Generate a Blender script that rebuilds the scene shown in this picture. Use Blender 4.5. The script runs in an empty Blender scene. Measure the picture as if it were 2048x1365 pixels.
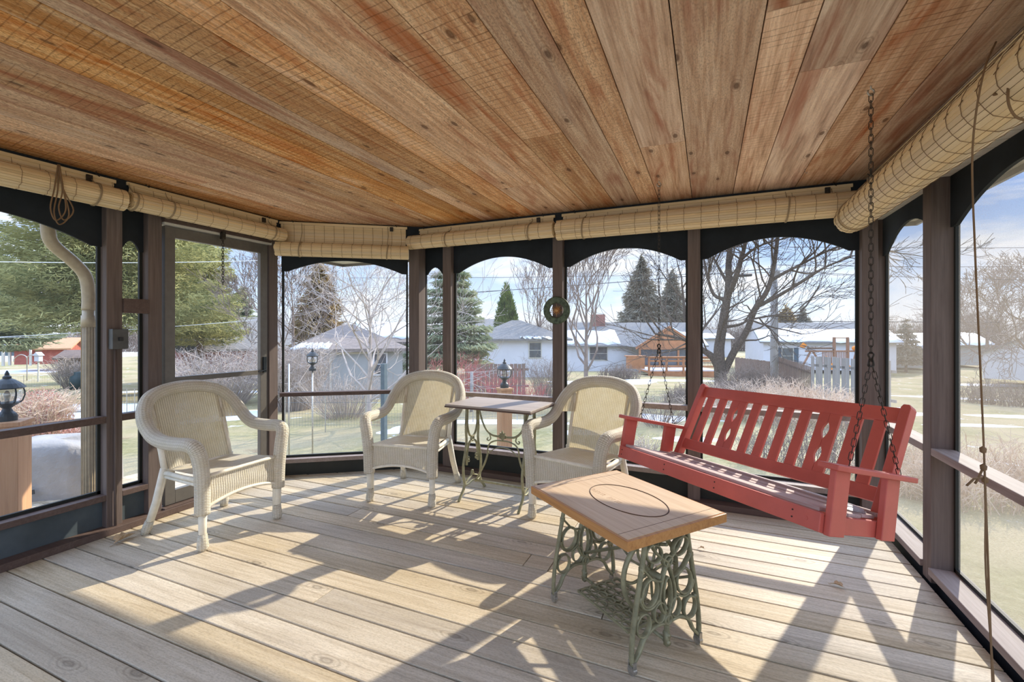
import bpy, math, random
import numpy as np
from mathutils import Vector, Matrix, Quaternion
sc = bpy.context.scene
COL = sc.collection
PI = math.pi
# ---------------------------------------------------------------- camera numbers (metres, deck floor z=0)
HC, FPX, YH, PSI = 1.35, 910.6, 663.0, math.radians(23.29)
CP, SP = math.cos(PSI), math.sin(PSI)
def pos(xp, d):                      # place seen down column xp at depth d
    X = (xp-1024)/FPX*d
    return X*CP-d*SP, X*SP+d*CP
def zat(yp, d): return HC-(yp-YH)*d/FPX
def gz(x, y):                        # lawn height
    d = math.hypot(x, y)
    return -0.55-0.044*max(0, min(d, 42)-4)+0.05*math.sin(x*.31)*math.cos(y*.27)

# ---------------------------------------------------------------- object helpers
def tag(o, label=None, cat=None, group=None, kind=None):
    if label: o['label'] = label
    if cat: o['category'] = cat
    if group: o['group'] = group
    if kind: o['kind'] = kind
    return o
def empty(name, loc=(0, 0, 0), rz=0, label=None, cat=None, group=None, kind=None, parent=None):
    o = bpy.data.objects.new(name, None); COL.objects.link(o)
    o.empty_display_size = .1
    o.location = loc; o.rotation_euler = (0, 0, rz)
    if parent: o.parent = parent
    return tag(o, label, cat, group, kind)
def copy_tree(o, parent=None):
    c = o.copy(); COL.objects.link(c); c.parent = parent
    for ch in list(o.children): copy_tree(ch, c)
    return c

class MB:
    def __init__(s): s.v = []; s.f = []; s.uv = []; s.c = []; s.hasuv = False; s.hasc = False; s.cc = (1, 1, 1)
    def add(s, vs, fs, uvs=None, col=None):
        b = len(s.v); s.v.extend(vs)
        for i, f in enumerate(fs):
            s.f.append([b+k for k in f])
            s.uv.append(uvs[i] if uvs else None)
            s.c.append(col if col is not None else s.cc)
        if uvs: s.hasuv = True
        if col is not None: s.hasc = True
    def box(s, c, size, rot=None, col=None):
        hx, hy, hz = size[0]/2, size[1]/2, size[2]/2
        vs = [Vector((sx*hx, sy*hy, sz*hz)) for sz in (-1, 1) for sy in (-1, 1) for sx in (-1, 1)]
        if rot is not None: vs = [rot @ v for v in vs]
        C = Vector(c)
        s.add([tuple(v+C) for v in vs], [(0, 2, 3, 1), (4, 5, 7, 6), (0, 1, 5, 4), (2, 6, 7, 3), (0, 4, 6, 2), (1, 3, 7, 5)], col=col)
    def box2(s, a, b, col=None):     # by corners
        s.box([(a[i]+b[i])/2 for i in range(3)], [abs(b[i]-a[i]) for i in range(3)], col=col)
    def beam(s, a, b, w, h, up=(0, 0, 1), col=None):  # bar from a to b, w across, h along up
        a, b = Vector(a), Vector(b); d = b-a; L = d.length; d.normalize()
        u = Vector(up); sd = d.cross(u).normalized(); u = sd.cross(d).normalized()
        R = Matrix((sd, d, u)).transposed()
        s.box((a+b)/2, (w, L, h), R, col)
    def tube(s, pts, r, n=8, closed=False, uv=False, cap=True, sq=None, col=None, upv=None):
        pts = [Vector(p) for p in pts]; N = len(pts)
        rr = r if isinstance(r, (list, tuple)) else [r]*N
        if N < 2: return
        tang = []
        for i in range(N):
            if closed: t = pts[(i+1) % N]-pts[i-1]
            else: t = pts[min(i+1, N-1)]-pts[max(i-1, 0)]
            if t.length < 1e-9: t = Vector((0, 0, 1))
            tang.append(t.normalized())
        t0 = tang[0]
        ref = Vector(upv) if upv else (Vector((0, 0, 1)) if abs(t0.z) < .9 else Vector((1, 0, 0)))
        nrm = (ref-t0*ref.dot(t0)).normalized()
        vs = []; us = []; acc = 0
        for i in range(N):
            if i: acc += (pts[i]-pts[i-1]).length
            t = tang[i]
            if upv: nn = Vector(upv); nrm = (nn-t*nn.dot(t)).normalized()
            else:
                nrm = nrm-t*nrm.dot(t)
                nrm = nrm.normalized() if nrm.length > 1e-6 else t.orthogonal().normalized()
            bi = t.cross(nrm)
            a_, b_ = (sq if sq else (1, 1))
            for k in range(n):
                a = 2*PI*k/n
                vs.append(tuple(pts[i]+nrm*math.cos(a)*rr[i]*a_+bi*math.sin(a)*rr[i]*b_))
            us.append(acc)
        fs = []; uvs = []
        M = N if closed else N-1
        circ = 2*PI*max(rr)
        for i in range(M):
            j = (i+1) % N
            for k in range(n):
                k2 = (k+1) % n
                fs.append((i*n+k, i*n+k2, j*n+k2, j*n+k))
                if uv:
                    u0, u1 = us[i], (us[j] if j else acc+(pts[0]-pts[-1]).length)
                    uvs.append(((u0, k/n*circ), (u0, (k+1)/n*circ), (u1, (k+1)/n*circ), (u1, k/n*circ)))
        if cap and not closed:
            fs.append(tuple(range(n-1, -1, -1))); fs.append(tuple((N-1)*n+k for k in range(n)))
            if uv: uvs.append(tuple((0, 0) for _ in range(n))); uvs.append(tuple((0, 0) for _ in range(n)))
        s.add(vs, fs, uvs if uv else None, col)
    def prism(s, poly, o, ex, ey, ez, depth, col=None):
        # poly 2d -> o+ex*x+ey*y, extruded by depth along ez (centred)
        o, ex, ey, ez = Vector(o), Vector(ex), Vector(ey), Vector(ez)
        n = len(poly)
        A = [tuple(o+ex*x+ey*y-ez*depth/2) for x, y in poly]; B = [tuple(o+ex*x+ey*y+ez*depth/2) for x, y in poly]
        s.add(A+B, [tuple(range(n-1, -1, -1)), tuple(range(n, 2*n))]+[(i, (i+1) % n, n+(i+1) % n, n+i) for i in range(n)], col=col)
    def lathe(s, prof, c, n=16, uv=False, col=None):
        vs = []; fs = []
        for r, z in prof:
            for k in range(n):
                a = 2*PI*k/n; vs.append((c[0]+r*math.cos(a), c[1]+r*math.sin(a), c[2]+z))
        for i in range(len(prof)-1):
            for k in range(n):
                k2 = (k+1) % n; fs.append((i*n+k, i*n+k2, (i+1)*n+k2, (i+1)*n+k))
        fs.append(tuple(range(n-1, -1, -1))); fs.append(tuple((len(prof)-1)*n+k for k in range(n)))
        s.add(vs, fs, col=col)
    def grid(s, P, col=None, uvf=None):  # P rows of points
        R = len(P); Cn = len(P[0]); vs = [tuple(p) for row in P for p in row]; fs = []; uvs = []
        for i in range(R-1):
            for j in range(Cn-1):
                q = ((i, j), (i, j+1), (i+1, j+1), (i+1, j)); fs.append(tuple(a*Cn+b for a, b in q))
                if uvf: uvs.append(tuple(uvf(a, b) for a, b in q))
        s.add(vs, fs, uvs if uvf else None, col)
    def build(s, name, mat, parent=None, smooth=False, bevel=0, loc=None, bseg=2):
        me = bpy.data.meshes.new(name); me.from_pydata(s.v, [], s.f)
        if s.hasuv:
            ul = me.uv_layers.new(name='UVMap'); k = 0
            flat = []
            for i, f in enumerate(s.f):
                u = s.uv[i]
                for q in range(len(f)): flat.extend(u[q] if u else (0, 0))
            ul.data.foreach_set('uv', flat)
        if s.hasc:
            ca = me.color_attributes.new('tint', 'FLOAT_COLOR', 'CORNER'); flat = []
            for i, f in enumerate(s.f):
                c = s.c[i]
                for q in range(len(f)): flat.extend((c[0], c[1], c[2], c[3] if len(c) > 3 else 0))
            ca.data.foreach_set('color', flat)
        me.materials.append(mat)
        if smooth: me.polygons.foreach_set('use_smooth', [True]*len(me.polygons))
        me.update()
        o = bpy.data.objects.new(name, me); COL.objects.link(o)
        if parent: o.parent = parent
        if loc: o.location = loc
        if bevel:
            m = o.modifiers.new('bevel', 'BEVEL'); m.width = bevel; m.segments = bseg; m.limit_method = 'ANGLE'; m.angle_limit = math.radians(40)
        return o
def catmull(P, n=6, closed=False):
    P = [Vector(p) for p in P]; out = []; N = len(P)
    rng = range(N if closed else N-1)
    for i in rng:
        if closed: a, b, c, d = P[i-1], P[i], P[(i+1) % N], P[(i+2) % N]
        else: a, b, c, d = P[max(i-1, 0)], P[i], P[i+1], P[min(i+2, N-1)]
        for k in range(n):
            t = k/n
            out.append(0.5*((2*b)+(c-a)*t+(2*a-5*b+4*c-d)*t*t+(3*b-a-3*c+d)*t**3))
    if not closed: out.append(P[-1])
    return out

# ---------------------------------------------------------------- materials
def newmat(name):
    m = bpy.data.materials.new(name); m.use_nodes = True; nt = m.node_tree; nt.nodes.clear()
    out = nt.nodes.new('ShaderNodeOutputMaterial')
    return m, nt, out
class NT:
    def __init__(s, nt): s.nt = nt
    def n(s, t, **kw):
        nd = s.nt.nodes.new(t)
        for k, v in kw.items():
            if k.startswith('i_'):
                key = k[2:]; key = int(key) if key.isdigit() else key.replace('_', ' ')
                nd.inputs[key].default_value = v
            else: setattr(nd, k, v)
        return nd
    def l(s, a, b): s.nt.links.new(a, b)
    def math(s, op, a, b=None, c=None, clamp=False):
        nd = s.nt.nodes.new('ShaderNodeMath'); nd.operation = op; nd.use_clamp = clamp
        for i, v in enumerate((a, b, c)):
            if v is None: continue
            if isinstance(v, (int, float)): nd.inputs[i].default_value = v
            else: s.l(v, nd.inputs[i])
        return nd.outputs[0]
    def mix(s, f, a, b, typ='MIX'):
        nd = s.nt.nodes.new('ShaderNodeMix'); nd.data_type = 'RGBA'; nd.blend_type = typ
        for sk, v in ((nd.inputs[0], f), (nd.inputs[6], a), (nd.inputs[7], b)):
            if isinstance(v, (int, float)): sk.default_value = v
            elif isinstance(v, tuple): sk.default_value = (v[0], v[1], v[2], 1)
            else: s.l(v, sk)
        return nd.outputs[2]
    def ramp(s, f, stops):
        nd = s.nt.nodes.new('ShaderNodeValToRGB'); cr = nd.color_ramp
        while len(cr.elements) < len(stops): cr.elements.new(.5)
        for e, (p, c) in zip(cr.elements, stops):
            e.position = p; e.color = (c[0], c[1], c[2], 1) if not isinstance(c, (int, float)) else (c, c, c, 1)
        s.l(f, nd.inputs[0]); return nd.outputs[0]
    def noise(s, vec, scale, detail=4, rough=.5, dist=0):
        nd = s.n('ShaderNodeTexNoise'); nd.inputs['Scale'].default_value = scale; nd.inputs['Detail'].default_value = detail
        nd.inputs['Roughness'].default_value = rough; nd.inputs['Distortion'].default_value = dist
        if vec is not None: s.l(vec, nd.inputs['Vector'])
        return nd.outputs['Fac']
    def mapping(s, vec, scale=(1, 1, 1), loc=(0, 0, 0), rot=(0, 0, 0)):
        nd = s.n('ShaderNodeMapping'); nd.inputs['Scale'].default_value = scale; nd.inputs['Location'].default_value = loc; nd.inputs['Rotation'].default_value = rot
        s.l(vec, nd.inputs['Vector']); return nd.outputs[0]
    def bump(s, h, strength=.3, dist=.01):
        nd = s.n('ShaderNodeBump'); nd.inputs['Strength'].default_value = strength; nd.inputs['Distance'].default_value = dist
        s.l(h, nd.inputs['Height']); return nd.outputs[0]
    def bsdf(s, col, rough=.6, metal=0, nrm=None, spec=.5):
        nd = s.n('ShaderNodeBsdfPrincipled'); nd.inputs['Metallic'].default_value = metal; nd.inputs['Specular IOR Level'].default_value = spec
        if isinstance(col, tuple): nd.inputs['Base Color'].default_value = (col[0], col[1], col[2], 1)
        else: s.l(col, nd.inputs['Base Color'])
        if isinstance(rough, (int, float)): nd.inputs['Roughness'].default_value = rough
        else: s.l(rough, nd.inputs['Roughness'])
        if nrm is not None: s.l(nrm, nd.inputs['Normal'])
        return nd
def plain(name, col, rough=.6, metal=0, var=.15, scale=20, bump=.15, spec=.4, bd=.004):
    m, nt, out = newmat(name); T = NT(nt)
    co = T.n('ShaderNodeTexCoord').outputs['Object']
    f = T.noise(co, scale, 5, .6)
    lo = tuple(c*(1-var) for c in col); hi = tuple(min(1, c*(1+var)) for c in col)
    c = T.ramp(f, [(.3, lo), (.7, hi)])
    b = T.bsdf(c, rough, metal, T.bump(f, bump, bd) if bump else None, spec)
    T.l(b.outputs[0], out.inputs[0]); return m
def wood(name, stops, axis=0, rough=.6, grain=1.0, tint=False, knots=0, bump=.25, saw=0, spec=.3, offs=40, fine=0, ceil=False):
    """stops: colour ramp from dark to light grain; axis = direction of the fibres"""
    m, nt, out = newmat(name); T = NT(nt)
    co = T.n('ShaderNodeTexCoord').outputs['Object']
    if tint:
        at = T.n('ShaderNodeVertexColor', layer_name='tint')
        sep = T.n('ShaderNodeSeparateColor'); T.l(at.outputs[0], sep.inputs[0])
        cmb = T.n('ShaderNodeCombineXYZ'); T.l(sep.outputs[2], cmb.inputs[0]); T.l(sep.outputs[2], cmb.inputs[1]); T.l(sep.outputs[2], cmb.inputs[2])
        mul = T.n('ShaderNodeVectorMath', operation='SCALE'); mul.inputs['Scale'].default_value = offs; T.l(cmb.outputs[0], mul.inputs[0])
        add = T.n('ShaderNodeVectorMath', operation='ADD'); T.l(co, add.inputs[0]); T.l(mul.outputs[0], add.inputs[1]); co = add.outputs[0]
    sc_ = [14*grain]*3; sc_[axis] = .9*grain
    mv = T.mapping(co, tuple(sc_))
    f1 = T.noise(mv, 1.6, 7, .62, .9)
    sf = [60*grain]*3; sf[axis] = 2.0*grain
    f2 = T.noise(T.mapping(co, tuple(sf)), 1.5, 4, .6, .2)
    sb = [2.5]*3; sb[axis] = .7
    f3 = T.noise(T.mapping(co, tuple(sb)), 1.0, 3, .5)
    h = T.math('ADD', T.math('MULTIPLY', f1, .6), T.math('MULTIPLY', f2, .4))
    c = T.ramp(h, stops)
    c = T.mix(T.ramp(f3, [(.35, 0.0), (.7, .5)]), c, tuple(x*.72 for x in stops[len(stops)//2][1]), 'MIX')
    hh = h
    if fine:                      # pitted speckle of the raw surface
        ff = [210]*3; ff[axis] = 70
        sp = T.noise(T.mapping(co, tuple(ff)), 1.0, 3, .7)
        c = T.mix(T.ramp(sp, [(.36, .95*fine), (.54, 0.0)]), c, tuple(x*.45 for x in stops[1][1]))
        hh = T.math('ADD', h, T.math('MULTIPLY', sp, .5*fine))
        st = [9]*3; st[axis] = 1.1
        blot = T.noise(T.mapping(co, tuple(st)), 1.0, 4, .6, .6)
        c = T.mix(T.ramp(blot, [(.56, 0.0), (.72, .45*fine)]), c, (.80, .66, .52) if ceil else (.62, .56, .50))
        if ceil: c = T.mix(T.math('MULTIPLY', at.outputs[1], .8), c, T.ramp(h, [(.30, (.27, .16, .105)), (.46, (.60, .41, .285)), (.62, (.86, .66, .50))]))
        if ceil: c = T.mix(T.ramp(blot, [(.30, .75), (.46, 0.0)]), c, (.36, .095, .03))
    if knots:
        sk = [3.2]*3; sk[axis] = 1.25; sk[2] = 0
        vo = T.n('ShaderNodeTexVoronoi', voronoi_dimensions='2D'); vo.inputs['Scale'].default_value = knots; vo.inputs['Randomness'].default_value = 1
        T.l(T.mapping(co, tuple(sk)), vo.inputs['Vector'])
        dd = T.math('ADD', vo.outputs['Distance'], T.math('MULTIPLY', f1, .06))
        k1 = T.ramp(dd, [(.055, 1.0), (.095, 0.0)])
        ring = T.math('MULTIPLY', T.math('SINE', T.math('MULTIPLY', dd, 130)), T.ramp(dd, [(.08, .8), (.20, 0.0)]))
        c = T.mix(T.math('MULTIPLY', k1, .75 if ceil else .3), c, tuple(x*.3 for x in stops[0][1]))
        c = T.mix(T.math('MAXIMUM', T.math('MULTIPLY', ring, .55), 0), c, tuple(x*.55 for x in stops[0][1]))
    if saw:                       # rough-sawn marks across the grain
        ax = 'X Y Z'.split()[axis]
        sx = T.n('ShaderNodeSeparateXYZ'); T.l(co, sx.inputs[0])
        wob = T.noise(T.mapping(co, (3.0, 3.0, 3.0)), 1.0, 2, .5)
        ph = T.math('ADD', T.math('ADD', sx.outputs[axis], T.math('MULTIPLY', sx.outputs[1-axis], .10)), T.math('MULTIPLY', wob, .035))
        tri = T.math('ABSOLUTE', T.math('SUBTRACT', T.math('FRACT', T.math('MULTIPLY', ph, 30.0)), .5))
        amp = T.noise(T.mapping(co, tuple(30 if i == axis else 5 for i in range(3))), 1.0, 2, .6)
        cut = T.math('MULTIPLY', T.ramp(tri, [(.03, 1.0), (.085, 0.0)]), T.ramp(amp, [(.38, .15), (.60, 1.0)]))
        msk = T.ramp(sep.outputs[0] if tint else f3, [(.45, 0.0), (.55, 1.0)])
        cut = T.math('MULTIPLY', cut, msk)
        c = T.mix(T.math('MULTIPLY', cut, .6), c, tuple(x*.45 for x in stops[0][1]))
        hh = T.math('SUBTRACT', h, T.math('MULTIPLY', cut, .4))
    if tint:
        hsv = T.n('ShaderNodeHueSaturation'); T.l(c, hsv.inputs['Color'])
        T.l(T.math('ADD', T.math('MULTIPLY', sep.outputs[1], .55), .72), hsv.inputs['Value'])
        T.l(T.math('ADD', T.math('MULTIPLY', sep.outputs[0], .35), .82), hsv.inputs['Saturation'])
        c = hsv.outputs[0]
    b = T.bsdf(c, rough, 0, T.bump(hh, bump, .004), spec)
    T.l(b.outputs[0], out.inputs[0]); return m
def foliage(name, c1, c2, trans=.35, scale=3):
    m, nt, out = newmat(name); T = NT(nt)
    co = T.n('ShaderNodeTexCoord').outputs['Object']
    f = T.noise(co, scale, 3, .7); f2 = T.noise(co, scale*.22, 2, .5)
    c = T.mix(T.ramp(f, [(.35, 0.0), (.65, 1.0)]), c1, c2)
    c = T.mix(T.ramp(f2, [(.4, 0.0), (.65, .6)]), c, tuple((a+b)/2*1.15 for a, b in zip(c1, c2)))
    d = T.n('ShaderNodeBsdfDiffuse'); t = T.n('ShaderNodeBsdfTranslucent'); T.l(c, d.inputs[0]); T.l(c, t.inputs[0])
    mx = T.n('ShaderNodeMixShader'); mx.inputs[0].default_value = trans; T.l(d.outputs[0], mx.inputs[1]); T.l(t.outputs[0], mx.inputs[2])
    T.l(mx.outputs[0], out.inputs[0]); return m
def wicker(name, col, pu=.015, pv=.005, trans=.3, hole=.12):
    """over-and-under weave; UVs in metres: u across the ribs, v along them"""
    m, nt, out = newmat(name); T = NT(nt)
    uv = T.n('ShaderNodeUVMap').outputs[0]; s = T.n('ShaderNodeSeparateXYZ'); T.l(uv, s.inputs[0])
    u = T.math('DIVIDE', s.outputs[0], pu); v = T.math('DIVIDE', s.outputs[1], pv)
    row = T.math('FLOOR', v)
    rib = T.math('ABSOLUTE', T.math('SINE', T.math('MULTIPLY', u, PI)))
    wv = T.math('ABSOLUTE', T.math('SINE', T.math('MULTIPLY', v, PI)))
    par = T.math('MULTIPLY', T.math('SINE', T.math('ADD', T.math('MULTIPLY', u, PI), T.math('MULTIPLY', row, PI))), .5)
    h = T.math('ADD', T.math('MULTIPLY', rib, .55), T.math('MULTIPLY', T.math('MULTIPLY', wv, T.math('ADD', par, .6)), .5))
    co = T.n('ShaderNodeTexCoord').outputs['Object']
    nz = T.noise(co, 14, 4, .6); n2 = T.noise(co, 160, 2, .5)
    base = T.mix(T.ramp(nz, [(.35, 0.0), (.7, .7)]), col, tuple(c*x for c, x in zip(col, (.86, .82, .7))))
    base = T.mix(T.ramp(n2, [(.4, 0.0), (.75, .35)]), base, tuple(c*.6 for c in col))
    c = T.mix(T.ramp(h, [(.12, .85), (.62, 0.0)]), base, tuple(c*x for c, x in zip(col, (.42, .36, .24))))  # crease shade between the strands put into the colour
    b = T.bsdf(c, .55, 0, T.bump(h, .9, .004), .3)
    tr = T.n('ShaderNodeBsdfTranslucent'); T.l(T.mix(.5, c, (1.0, .86, .45), 'MULTIPLY'), tr.inputs[0])
    mx = T.n('ShaderNodeMixShader'); mx.inputs[0].default_value = trans; T.l(b.outputs[0], mx.inputs[1]); T.l(tr.outputs[0], mx.inputs[2])
    last = mx
    if hole:
        gap = T.math('LESS_THAN', h, hole)
        tp = T.n('ShaderNodeBsdfTransparent'); m2 = T.n('ShaderNodeMixShader'); T.l(gap, m2.inputs[0]); T.l(mx.outputs[0], m2.inputs[1]); T.l(tp.outputs[0], m2.inputs[2]); last = m2
    T.l(last.outputs[0], out.inputs[0]); return m
def screen_mat(name, col, cover, scat):
    """fly screen: fine weave, part open; threads scatter the sun, haze set by cover and colour"""
    m, nt, out = newmat(name); T = NT(nt)
    co = T.n('ShaderNodeTexCoord').outputs['Object']
    nz = T.noise(co, 1.6, 4, .6); fine = T.noise(co, 260, 2, .5)
    cov = T.math('ADD', T.math('MULTIPLY', nz, cover*.5), T.math('ADD', T.math('MULTIPLY', fine, cover*.5), cover*.5))
    d = T.n('ShaderNodeBsdfDiffuse'); t = T.n('ShaderNodeBsdfTranslucent')
    d.inputs[0].default_value = (*col, 1); t.inputs[0].default_value = (*col, 1)
    mx = T.n('ShaderNodeMixShader'); mx.inputs[0].default_value = scat; T.l(d.outputs[0], mx.inputs[1]); T.l(t.outputs[0], mx.inputs[2])
    tp = T.n('ShaderNodeBsdfTransparent'); m2 = T.n('ShaderNodeMixShader'); T.l(cov, m2.inputs[0]); T.l(tp.outputs[0], m2.inputs[1]); T.l(mx.outputs[0], m2.inputs[2])
    T.l(m2.outputs[0], out.inputs[0]); return m

M = {}
M['deck'] = wood('deck_pine', [(.30, (.30, .23, .145)), (.46, (.53, .435, .30)), (.62, (.67, .575, .425))], 0, .6, 1, True, .95, .3, fine=.4)
M['ceil'] = wood('rough_cedar', [(.30, (.30, .12, .05)), (.45, (.62, .32, .15)), (.62, (.92, .64, .37))], 1, .8, 1, True, 1.25, .9, saw=1, fine=1.0, ceil=True)
M['frame'] = wood('brown_stained', [(.3, (.09, .064, .053)), (.55, (.165, .125, .107)), (.8, (.25, .20, .175))], 2, .6, 1)
M['frame_h'] = wood('brown_stained_h', [(.3, (.075, .047, .038)), (.55, (.13, .088, .072)), (.8, (.20, .145, .12))], 0, .6, 1)
M['sill'] = wood('weathered_sill', [(.3, (.20, .15, .13)), (.55, (.32, .26, .23)), (.8, (.44, .38, .34))], 1, .6, 1)
M['black'] = plain('black_board', (.012, .016, .02), .75, var=.4, scale=5, bump=.05)
M['kick'] = plain('slate_panel', (.075, .095, .105), .6, var=.2, scale=6, bump=.1)
M['kick2'] = plain('dark_panel', (.02, .022, .018), .6, var=.2, scale=6, bump=.1)
M['red'] = plain('red_paint', (.58, .115, .085), .42, var=.10, scale=7, bump=.08, spec=.5)
M['seatwood'] = wood('worn_seat', [(.3, (.35, .18, .16)), (.5, (.55, .42, .40)), (.8, (.70, .62, .60))], 0, .45, 1)
M['iron_g'] = plain('sage_iron', (.27, .25, .145), .5, .2, var=.3, scale=25, bump=.3)
M['iron_l'] = plain('pale_sage_iron', (.33, .31, .18), .5, .1, var=.3, scale=25, bump=.3)
M['chain'] = plain('rusty_chain', (.05, .042, .034), .5, .6, var=.5, scale=60, bump=.2)
M['zinc'] = plain('zinc', (.45, .43, .38), .4, .8, var=.3, scale=60, bump=.1)
M['top1'] = wood('oak_top', [(.3, (.50, .33, .19)), (.5, (.62, .45, .28)), (.75, (.72, .56, .38))], 0, .45, 1, spec=.4)
M['top1e'] = wood('oak_edge', [(.3, (.33, .14, .045)), (.5, (.50, .24, .08)), (.75, (.62, .34, .13))], 0, .4, 1)
M['groove'] = plain('groove', (.10, .05, .03), .7, bump=0)
M['top2'] = wood('grey_top', [(.3, (.27, .21, .17)), (.5, (.42, .35, .29)), (.75, (.55, .48, .41))], 0, .5, 1)
M['top2e'] = plain('brown_edge', (.11, .065, .045), .5)
M['wick'] = wicker('cream_wicker', (.92, .87, .75), .015, .005, .15, .05)
M['wickp'] = wicker('cream_wicker_panel', (.92, .86, .72), .015, .005, .34, .13)
M['wickr'] = wicker('cream_wicker_rim', (.90, .85, .73), .0085, .019, .10, .0)
M['cream'] = plain('cream_pole', (.84, .78, .63), .5, var=.12, scale=18, bump=.12)
M['bamboo'] = wood('bamboo', [(.3, (.56, .39, .19)), (.5, (.72, .54, .29)), (.8, (.82, .66, .41))], 0, .5, .6, True, bump=.1, offs=13)
M['thread'] = plain('brown_thread', (.20, .12, .06), .8, bump=0)
M['cord'] = plain('tan_cord', (.36, .27, .16), .8, bump=0)
M['scr'] = screen_mat('fly_screen', (.62, .64, .66), .055, .5)
M['scr_r'] = screen_mat('hazy_fly_screen', (.44, .365, .28), .42, .75)  # sun haze of the grazing view put into denser cover and tan colour
M['alu'] = plain('bronze_aluminium', (.16, .145, .125), .4, .3, var=.1, bump=.03)
M['vinyl'] = plain('tan_vinyl', (.62, .58, .50), .5, var=.05, bump=.03)
M['downspout'] = plain('tan_downspout', (.46, .36, .22), .4, .1, var=.12, bump=.05)
M['gbox'] = plain('grey_box', (.10, .10, .095), .5, .4, var=.15, bump=.05)
M['cedar'] = wood('cedar_post', [(.3, (.36, .17, .08)), (.5, (.52, .28, .14)), (.8, (.64, .39, .22))], 2, .6, 1)
M['lampblk'] = plain('black_metal', (.02, .026, .03), .4, .4, var=.3, bump=.05)
M['cover'] = plain('grey_cover', (.31, .295, .28), .8, var=.12, scale=5, bump=.8, bd=.03)
M['coverd'] = plain('dark_strap', (.03, .03, .03), .6)
M['leaf'] = plain('dry_leaf', (.55, .40, .24), .7, var=.25, scale=30)
M['verdigris'] = plain('verdigris', (.085, .11, .07), .5, .4, var=.6, scale=40, bump=.4)
M['copper'] = plain('copper_star', (.50, .28, .12), .4, .5, var=.3, scale=60, bump=.2)
M['bark'] = plain('grey_bark', (.095, .072, .055), .95, var=.5, scale=14, bump=.9, bd=.05, spec=.1)
M['barkl'] = plain('pale_twigs', (.40, .335, .285), .8, var=.2, scale=6, bump=0)
M['barkm'] = plain('mid_twigs', (.23, .175, .14), .8, var=.3, scale=6, bump=0)
M['barkb'] = plain('brown_bark', (.14, .10, .075), .9, var=.3, scale=8, bump=.4)
M['redtwig'] = plain('red_twigs', (.42, .10, .09), .7, var=.35, scale=5, bump=0)
M['barberry'] = foliage('barberry', (.40, .15, .12), (.55, .36, .28), .2, 8)
M['straw'] = plain('straw_twigs', (.62, .47, .34), .8, var=.3, scale=3, bump=0)
M['ever1'] = foliage('spruce_yellow_green', (.10, .125, .045), (.58, .54, .24), .5, 1.4)
M['ever2'] = foliage('spruce_blue_green', (.14, .18, .10), (.44, .45, .28), .3, 1.4)
M['ever3'] = foliage('spruce_brown_green', (.17, .13, .06), (.48, .34, .16), .3, 1.2)
M['ever4'] = foliage('spruce_grey', (.16, .15, .12), (.38, .34, .26), .25, 1.4)
M['arb'] = foliage('arborvitae', (.05, .09, .025), (.20, .26, .07), .25, 1.4)
M['white'] = plain('white_siding', (.58, .59, .63), .6, var=.04, scale=2, bump=.05)
M['cream_s'] = plain('cream_siding', (.52, .50, .43), .6, var=.05, scale=2, bump=.05)
M['greys'] = plain('grey_siding', (.30, .31, .31), .6, var=.06, scale=2, bump=.05)
M['roofg'] = plain('grey_shingles', (.20, .19, .18), .95, var=.2, scale=9, bump=.3, spec=.05)
M['roofb'] = plain('brown_shingles', (.21, .175, .155), .95, var=.2, scale=9, bump=.3, spec=.05)
M['snow'] = plain('snow', (.70, .73, .79), .6, var=.04, scale=1.5, bump=.3, bd=.05)
M['orange'] = plain('stained_cedar', (.38, .165, .07), .6, var=.2, scale=3)
M['brick'] = plain('brick', (.28, .13, .10), .85, var=.3, scale=14)
M['glassd'] = plain('dark_pane', (.06, .075, .09), .15, var=.3, scale=3, bump=0, spec=.8)
M['shutter'] = plain('blue_shutter', (.05, .09, .13), .5)
M['greyw'] = wood('grey_fence', [(.3, (.17, .15, .14)), (.5, (.30, .28, .26)), (.8, (.42, .40, .37))], 2, .8, .5)
M['brownw'] = wood('brown_fence', [(.3, (.12, .08, .06)), (.5, (.20, .14, .11)), (.8, (.28, .21, .17))], 2, .8, .5)
M['redw'] = plain('red_shed', (.34, .09, .06), .7, var=.2, scale=5)
M['wire'] = plain('wire', (.05, .05, .055), .6, bump=0)
M['wirew'] = plain('pale_wire', (.80, .80, .82), .6, bump=0)
M['pole'] = wood('grey_pole', [(.3, (.24, .23, .23)), (.5, (.36, .36, .37)), (.8, (.46, .46, .48))], 2, .8, .5)
M['flag'] = plain('orange_flag', (.85, .30, .04), .6, bump=0)
M['playw'] = plain('play_wood', (.28, .15, .09), .7, var=.2)
M['blue'] = plain('blue_plastic', (.012, .035, .035), .5, bump=0)
M['bluep'] = plain('slate_blue_post', (.085, .12, .14), .6, bump=0)
M['mulch'] = plain('mulch', (.24, .12, .07), .9, var=.5, scale=20, bump=.5, bd=.03)

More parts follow.
